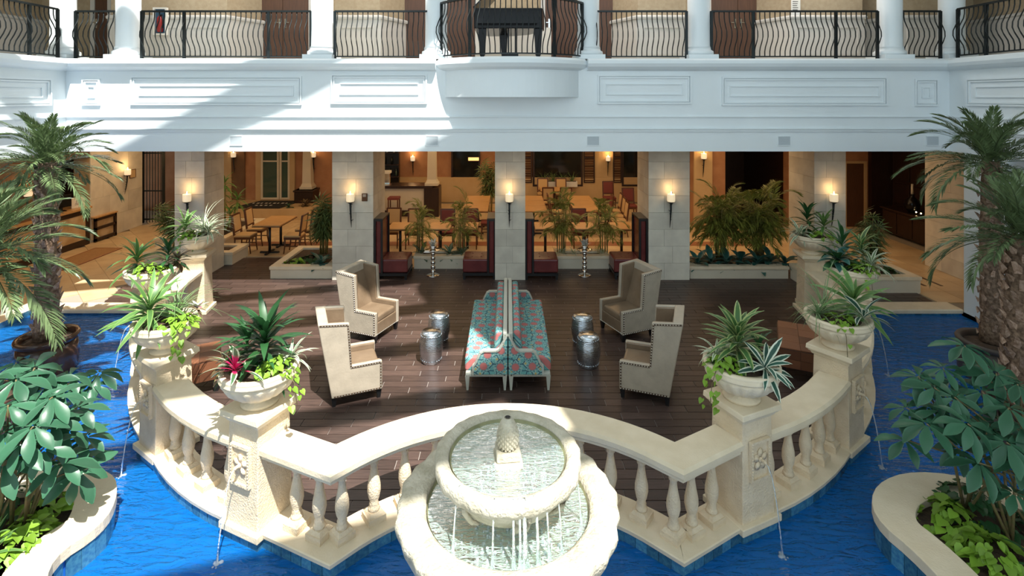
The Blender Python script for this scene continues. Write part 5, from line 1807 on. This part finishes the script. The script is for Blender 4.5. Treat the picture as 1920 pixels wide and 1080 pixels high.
for u, lb in ((757, 'left of the left areca pair'), (843, 'between the left areca pair'), (905, 'right of the left areca pair'), (1018, 'left of the right areca pair'), (1076, 'between the right areca pair'), (1166, 'right of the right areca pair')):
    xx = min(max(PX(u, 12.65), -2.05), 2.25)
    if u == 905: xx = -1.08
    if u == 1018: xx = 1.28
    plant('silver' if u < 1000 else 'white', 'low silvery leaved plant ' + lb, (xx, 12.65, .24), .95, group=gb)
vine('dark low groundcover in the projecting right planter', (7.95, 11.35, .28), .32, 70, (1, 0), 0, .12, bigd)
vine('dark groundcover behind the farthest right urn', (7.0, 11.35, .28), .35, 60, (1, 0), 0, .12, bigd)
# ================================================================== DINING ROOM, ENTRANCE AND LOBBY
def make_dining(label, loc, rz, fab, group):
    t = thing('dining_chair', label, 'chair', loc, rz, group)
    MB().box(-.21, .21, -.21, .21, .42, .47).build('seat', fab, t, .015)
    M = Matrix.Translation((-.2, 0, .5)) @ Matrix.Rotation(-.13, 4, 'Y')
    MB().box(-.015, .02, -.165, .165, .06, .45, M).build('back_pad', fab, t, .01)
    mb = MB()
    for s in (-1, 1): mb.box(-.025, .015, s * .185 - .02, s * .185 + .02, -.05, .48, M)
    mb.box(-.025, .015, -.185, .185, .45, .49, M); mb.box(-.02, .01, -.185, .185, .02, .06, M)
    mb.build('back_frame', 'chair_wood', t)
    MB().box(-.205, .205, -.2, .2, .36, .42).build('apron', 'chair_wood', t)
    for x in (-.185, .185):
        for s in (-1, 1):
            MB().tube([(x, s * .18, .4), (x + (.0 if x > 0 else -.01), s * .18, .2), (x + (.03 if x > 0 else -.05), s * .18, 0)], [.022, .018, .015], 5).build('leg', 'chair_wood', t)
    mb = MB(); mb.box(-.19, .19, -.19, -.17, .18, .2); mb.box(-.19, .19, .17, .19, .18, .2); mb.build('stretcher', 'chair_wood', t)
    return t


PROTO = {}


def dchair(label, x, y, rz, fab, group='dining chairs beyond the arcade'):
    if fab in PROTO: return dup(PROTO[fab], (x, y, 0), rz, label, group)
    PROTO[fab] = make_dining(label, (x, y, 0), rz, fab, group)


def dtable(label, x, y, a, b, m='table_wood', group='dining tables beyond the arcade'):
    t = thing('dining_table', label, 'table', (x, y, 0), 0, group)
    MB().box(-a, a, -b, b, .715, .75).build('tabletop', m, t, .006)
    MB().box(-a - .006, a + .006, -b - .006, b + .006, .7, .716).build('edge_band', 'chair_wood', t)
    n = 2 if b > .5 else 1
    for k in range(n):
        yy = 0 if n == 1 else (-b * .6 if k == 0 else b * .6)
        MB().tube([(0, yy, .03), (0, yy, .7)], .035, 8).build('column', 'dark_leg', t)
        mb = MB(); mb.box(-.24, .24, yy - .03, yy + .03, 0, .035); mb.box(-.03, .03, yy - .24, yy + .24, 0, .035); mb.build('foot', 'dark_leg', t)
    return t


dtable('tan dining table before the entrance platform, with four chairs', -6.12, 14.05, .35, .56)
for lb, x, y, r in [('tan dining chair left of the entrance table, nearer one', -6.78, 13.8, .0), ('tan dining chair left of the entrance table, farther one', -6.8, 14.5, .0),
                    ('tan dining chair right of the entrance table, nearer one', -5.5, 13.78, PI), ('tan dining chair right of the entrance table, farther one', -5.48, 14.45, PI)]:
    dchair(lb, x, y, r, 'tan_fabric', 'chairs at the entrance table')
for i, (x, lb) in enumerate([(-2.72, 'small square table behind the left booth back'), (-1.7, 'small square table between the left areca palms'), (-1.02, 'small square table right of the left areca palms'),
                             (.95, 'small square table behind the middle right booth'), (1.92, 'small square table between the right areca palms'), (2.88, 'small square table beside the right booth back')]):
    dtable(lb, x, 13.5, .27, .36)
for x, y, r, lb in [(-1.62, 14.15, -PI / 2, 'red backed chair at the table between the left areca palms'), (-1.0, 14.2, -PI / 2, 'red backed chair at the table right of the left areca palms'),
                    (1.92, 14.2, -PI / 2, 'red backed chair at the table between the right areca palms'), (-.55, 15.2, PI, 'red backed chair right of the long table by the middle pillar'),
                    (2.95, 16.4, PI, 'red chair right of the long right table'), (3.6, 18.9, -PI / 2, 'red chair under the right shutters'), (4.0, 17.5, -PI / 2, 'red chair near the right dining wall'),
                    (-.3, 16.3, PI, 'red chair beside the long table by the dark door')]:
    dchair(lb, x, y, r, 'red_fabric')
dchair('tan backed chair at the table behind the left booth', -2.5, 14.2, -PI / 2, 'tan_fabric', 'dining chairs beyond the arcade')
dchair('tan backed chair left of the bar end', -3.1, 14.3, -PI / 2, 'tan_fabric', 'dining chairs beyond the arcade')
for i, (x, lb) in enumerate([(-.95, 'left of the middle pillar'), (.75, 'right of the middle pillar'), (2.3, 'beyond the right areca palms')]):
    for k, (yy, w_) in enumerate(((15.6, 'nearest'), (16.4, 'middle'), (17.2, 'farthest'))):
        dtable('striped wood table %s, %s of three in a row' % (lb, w_), x, yy, .38, .38)
dtable('round edged table under the planted window', 1.65, 18.9, .5, .4)
for x, y, r, lb in [(1.35, 18.1, PI / 2, 'tan chair before the window table, left of two'), (1.95, 18.1, PI / 2, 'tan chair before the window table, right of two'),
                    (1.3, 19.6, -PI / 2, 'tan chair under the planted window, left of two'), (1.98, 19.6, -PI / 2, 'tan chair under the planted window, right of two'),
                    (3.2, 15.4, PI, 'tan chair in the row by the right booth, nearest'), (3.25, 16.0, PI, 'tan chair in the row by the right booth, middle'), (3.3, 16.7, PI, 'tan chair in the row by the right booth, farthest'),
                    (1.5, 15.8, 0, 'tan chair left of the right long table'), (1.5, 16.6, 0, 'tan chair left of the right long table, farther')]:
    dchair(lb, x, y, r, 'tan_fabric', 'dining chairs beyond the arcade')

# bar
t = thing('bar_counter', 'dark topped bar counter with a beige front', 'bar', (-3.5, 18.1, 0))
MB().box(-1.4, .7, -.2, .35, 0, .95).build('front', 'cream_paint', t)
MB().box(-1.45, 1.0, -.35, .4, .95, 1.04).build('bar_top', 'dark_wood', t, .01)
MB().box(-1.4, .7, -.23, -.2, 0, .2).build('kick_board', 'dark_wood', t)
MB().box(.7, 1.2, -.3, .4, 0, .97).build('end_block', 'dark_wood', t, .01)
for x, lb in ((-2.55, 'white tapered column standing on the bar end'), (-7.0, 'white tapered column beside the entrance planter')):
    y = 18.0 if x > -5 else 18.7
    z = 1.04 if x > -5 else .8
    c = thing('tapered_column', lb, 'column', (x, y, z), 0, 'tapered indoor columns')
    MB().frustum(0, 0, 0, .08, .22, .22, .22, .22).build('plinth', 'cream_paint', c); MB().frustum(0, 0, .08, .2, .2, .2, .15, .15).build('base', 'cream_paint', c)
    MB().frustum(0, 0, .2, 2.96 - z, .15, .15, .12, .12).build('shaft', 'cream_paint', c)
t = thing('column_block', 'dark block under the entrance column', 'plinth', (-7.0, 18.55, 0))
MB().box(-.32, .32, -.28, .34, 0, .8).build('block', 'dark_wood', t, .01); MB().box(-.35, .35, -.31, .34, .74, .8).build('block_top', 'dark_wood', t, .01)
for x, lb in ((-4.25, 'dark bar stool left of the bar front'), (-3.7, 'dark bar stool by the bar front, near the palm')):
    c = thing('bar_stool', lb, 'stool', (x, 17.35, 0), 0, 'bar stools')
    MB().box(-.18, .18, -.18, .18, .68, .75).build('seat', 'red_fabric', c, .01)
    for a in (-.15, .15):
        for b in (-.15, .15): MB().box(a - .018, a + .018, b - .018, b + .018, 0, .69).build('leg', 'chair_wood', c)
    mb = MB(); mb.box(-.15, .15, -.16, -.14, .25, .28); mb.box(-.15, .15, .14, .16, .25, .28); mb.build('foot_rail', 'chair_wood', c)
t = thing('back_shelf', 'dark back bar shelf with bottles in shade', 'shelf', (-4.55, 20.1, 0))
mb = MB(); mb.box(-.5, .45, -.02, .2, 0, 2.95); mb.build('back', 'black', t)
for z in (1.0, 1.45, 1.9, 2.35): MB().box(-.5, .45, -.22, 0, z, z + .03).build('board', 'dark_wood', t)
for k in range(10):
    z = (1.03, 1.48, 1.93)[k % 3]
    b = thing('bottle', ('green', 'dark', 'pale')[k % 3] + ' bottle on the ' + ('lower', 'middle', 'upper')[k % 3] + ' back bar shelf, ' + ('leftmost', 'second from left', 'third from left', 'fourth from left')[k // 3], 'bottle', (-4.95 + .085 * k, 20.0, z), 0, 'bottles behind the bar')
    MB().lathe([(.035, 0), (.035, .17), (.014, .22), (.014, .28)], 8).build('glass', ['glass_green', 'dark_glass', 'sign_white'][k % 3], b)
t = thing('coffee_machine', 'pale coffee machine on the bar top', 'machine', (-4.1, 17.95, 1.04))
mb = MB(); mb.box(-.15, .15, -.15, .15, 0, .05); mb.box(-.12, .12, 0, .14, .05, .4); mb.build('body', 'chrome', t); MB().box(-.16, .16, -.16, .15, .4, .48).build('hood', 'sign_white', t)
t = struct(link('door_11', None, None, (-2.15, 20.36, 0)))
MB().box(.06, 1.04, -.04, .02, 0, 2.9).build('door_leaf', 'dark_glass', t); mb = MB(); mb.box(0, .06, -.08, .02, 0, 2.96); mb.box(1.04, 1.1, -.08, .02, 0, 2.96); mb.build('door_casing', 'dark_wood', t)
t = thing('wall_lantern', 'small lit panel seen through the dark far door', 'panel', (PX(888, 20.3), 20.3, PZ(301, 20.3)))
mb = MB(); mb.box(-.2, .2, -.02, .02, 0, .12); mb.build('glow', 'lit_shelf', t); mb = MB(); frame(mb, TM(0, 0, 0, 0), -.23, .23, -.03, .15, .03, .03); mb.build('frame', 'dark_wood', t)
# planted window with shutters
t = struct(link('window_1', None, None, (1.9, 20.3, .66)))
MB().box(-.88, .88, -.03, .05, 0, 2.2).build('pane', 'dark_glass', t); mb = MB(); frame(mb, TM(0, 0, 0, 0), -.95, .95, -.05, 2.3, .07, .06); mb.build('window_frame', 'dark_wood', t)
t = struct(link('window_2', None, None, (5.15, 20.3, .66)))
MB().box(-.75, .75, -.03, .05, 0, 2.2).build('pane', 'dark_glass', t); mb = MB(); frame(mb, TM(0, 0, 0, 0), -.82, .82, -.05, 2.3, .07, .06); mb.build('window_frame', 'dark_wood', t)
for x0, x1, lb in ((.55, .92, 'left of the planted window'), (2.88, 3.3, 'right of the planted window'), (4.0, 4.32, 'on the far right of the dining wall')):
    t = thing('shutter', 'dark slatted wooden shutter ' + lb, 'shutter', (x0, 20.28, .75), 0, 'wooden shutters of the dining room')
    w_ = x1 - x0
    mb = MB(); frame(mb, TM(0, 0, 0, 0), 0, w_, 0, 1.95, .04, .06); mb.box(0, w_, -.05, 0, .92, .98); mb.build('shutter_frame', 'dark_wood', t)
    for k in range(20):
        M = Matrix.Translation((0, -.02, .07 + k * .093)) @ Matrix.Rotation(.5, 4, 'X')
        MB().box(.04, w_ - .04, -.006, .006, -.04, .04, M).build('slat', 'shutter_wood', t)
t = thing('window_box', 'white window box below the planted window', 'planter', (1.9, 20.15, .62))
MB().box(-.72, .72, -.13, .1, 0, .2).build('box', 'piano_shelf_white', t, .008); MB().box(-.68, .68, -.1, .07, .18, .205).build('soil', 'soil', t)
for k, x in enumerate((1.35, 1.7, 2.05, 2.42)):
    tuft('spiky grass in the white window box, plant %s' % ('at its left end', 'left of its middle', 'right of its middle', 'at its right end')[k], (x, 20.12, .8), 24, .5, .025, 'leaf_grass', .8, 1.5, .7, 'window_grass')
t = thing('chandelier', 'dark beaded chandelier before the planted window', 'chandelier', (PX(1030, 19.5), 19.5, 2.55))
mb = MB()
for k in range(90):
    a = random.uniform(0, 2 * PI); r = .4 * math.sqrt(random.random()); mb.sphere((r * math.cos(a), r * math.sin(a), random.uniform(-.1, .15)), .02, 5)
mb.build('beads', 'chrome', t)['kind'] = 'stuff'
MB().lathe([(.42, .12), (.43, .14), (.42, .16)], 24).build('ring', 'iron', t); MB().tube([(0, 0, .1), (0, 0, .41)], .012, 6).build('rod', 'iron', t)

# dark room and right-hand passage
t = thing('lit_picture', 'small lit picture in the dark room', 'picture', (PX(1449, 19.4), 19.57, PZ(332, 19.5)))
MB().box(-.08, .08, -.03, .0, 0, .24).build('image', 'lit_shelf', t); mb = MB(); frame(mb, TM(0, -.01, 0, 0), -.1, .1, -.02, .26, .02, .03); mb.build('frame', 'dark_wood', t)
t = thing('sideboard', 'dark wooden sideboard along the passage wall', 'sideboard', (11.45, 14.6, 0))
MB().box(-.35, .34, -1.2, 1.2, .05, .72).build('body', 'dark_wood', t, .01); MB().box(-.4, .34, -1.25, 1.25, .72, .77).build('top', 'dark_wood', t, .008)
for k in range(4): MB().box(-.37, -.34, -1.15 + k * .59, -.6 + k * .59, .1, .68).build('door', 'dark_wood', t, .006)
t = thing('black_vase', 'round black vase with candle on the sideboard', 'vase', (11.3, 14.9, .77))
MB().lathe([(.08, 0), (.16, .1), (.19, .22), (.15, .36), (.06, .44), (.05, .5), (.07, .52)], 20).build('body', 'black_gloss', t); MB().lathe([(.03, .5), (.03, .8)], 10).build('candle', 'cream_paint', t)
t = thing('tall_candle', 'tall ribbed candle holder on the sideboard', 'candle', (11.3, 14.05, .77))
MB().lathe([(.12, 0), (.12, .18), (.06, .2)], 12).build('base', 'stone_inset', t); MB().lathe([(.05, .2), (.055, .6), (.05, .78)], 12).build('candle', 'stone_inset', t)
for k in range(3):
    t = thing('tealight', 'small glowing tealight on the dark sideboard, ' + ('nearest the tall candle', 'in the middle', 'nearest the black vase')[k], 'candle', (11.25, 14.35 + .17 * k, .77), 0, 'tealights on the sideboard')
    MB().lathe([(.03, 0), (.035, .05)], 8).build('cup', 'dark_glass', t); MB().sphere((0, 0, .06), .018, 6).build('flame', 'flame', t)

# entrance mat with pale lettering, side planter plants
t = thing('door_mat', 'black entrance mat with pale worn lettering', 'mat', (-8.15, 18.05, .362))
MB().prism([(-.95, -.65), (.7, -.65), (.95, .6), (-.5, .6)], 0, .015).build('mat', 'mat_black', t)
mb = MB()
for k in range(9): mb.box(-.55 + k * .14, -.5 + k * .14 + .03 * (k % 2), .1, .22, .015, .017)
for k in range(4): mb.box(-.3 + k * .16, -.22 + k * .16, -.25, -.15, .015, .017)
mb.build('lettering', 'sign_white', t)
plant('purple', 'dark round shrub beside the entrance door', (-6.75, 17.8, .36), 1.25, 40, group='plants by the entrance')
plant('broad', 'low broad plant on the entrance ledge', (-7.2, 17.55, .36), .9, 14, group='plants by the entrance')

# iron gate, reception desk
t = thing('iron_gate', 'dark iron gate right of the reception wall', 'gate', (-11.5, 16.95, 0))
for k in range(7): MB().tube([(-.06 + k * .09, .0, .02), (-.06 + k * .09, .0, 2.35)], .012, 6).build('bar', 'iron', t)
mb = MB()
for z in (.1, 1.0, 2.2): mb.box(-.1, .55, -.015, .015, z, z + .04)
mb.box(-.12, -.07, -.02, .02, 0, 2.45); mb.box(.52, .6, -.02, .02, 0, 2.45)
mb.build('gate_frame', 'iron', t)
t = thing('reception_desk', 'reception desk with stone panels and wooden counter', 'desk', (-11.45, 13.0, 0))
MB().box(-.45, .0, -1.7, 1.55, .1, .98).build('body', 'dark_wood', t)
for k in range(2): MB().box(-.0, .03, -1.55 + 1.55 * k, -.12 + 1.55 * k, .16, .84).build('stone_panel', 'stone_inset', t, .006)
mb = MB(); mb.box(-.0, .045, -1.7, 1.55, .84, .97); mb.box(0, .045, 1.43, 1.55, .1, .9); mb.box(0, .045, -1.7, 1.55, .0, .16); mb.build('front_frame', 'dark_wood', t)
MB().box(-.5, .1, -1.75, 1.58, .97, 1.03).build('counter', 'table_wood', t, .008)
t = thing('side_console', 'lower wooden console at the end of the desk', 'table', (-11.42, 15.05, 0))
MB().box(-.35, .12, -.42, .42, .66, .7).build('top', 'table_wood', t, .006)
mb = MB()
for y in (-.4, .34): mb.box(.04, .1, y, y + .06, 0, .66)
for z in (.03, .33, .58): mb.box(.04, .1, -.4, .4, z, z + .07)
mb.build('frame', 'dark_wood', t); MB().box(-.3, .04, -.38, .38, .05, .64).build('panel', 'stone_inset', t)
t = thing('monitor', 'black computer monitor on the reception desk', 'monitor', (-11.6, 13.85, 1.03), -.5)
MB().box(-.02, .02, -.22, .22, .1, .42).build('screen', 'black', t, .006); mb = MB(); mb.box(-.02, .02, -.03, .03, 0, .15); mb.box(-.08, .08, -.1, .1, 0, .015); mb.build('stand', 'black', t)
t = thing('desk_sign', 'white notice standing on the reception desk', 'sign', (-11.55, 14.35, 1.03), -.3)
MB().box(-.012, .0, -.17, .17, 0, .28).build('sheet', 'sign_white', t); mb = MB()
for k in range(4): mb.box(0, .003, -.09 + .01 * k, .09 - .012 * k, .08 + k * .035, .09 + k * .035)
mb.build('print', 'ink', t)
t = thing('back_cabinet', 'dark cabinet wall behind the reception desk', 'cabinet', (-13.4, 13.9, 0))
MB().box(-.3, .3, -.58, .7, 0, 1.95).build('body', 'black', t, .01)
for k in range(3): MB().box(.3, .32, -.57 + k * .42, -.17 + k * .42, .1, 1.9).build('door', 'dark_wood', t, .006)
t = thing('floor_mat', 'tan floor mat before the reception desk', 'rug', (-10.55, 13.2, .0), 0)
MB().box(-.35, .35, -.9, .9, 0, .012).build('pile', 'rug', t, .004); mb = MB(); frame(mb, Matrix.Rotation(-PI / 2, 4, 'X') @ Matrix.Translation((0, -.012, 0)), -.36, .36, -.91, .91, .03, .004); mb.build('border', 'border_tile', t)
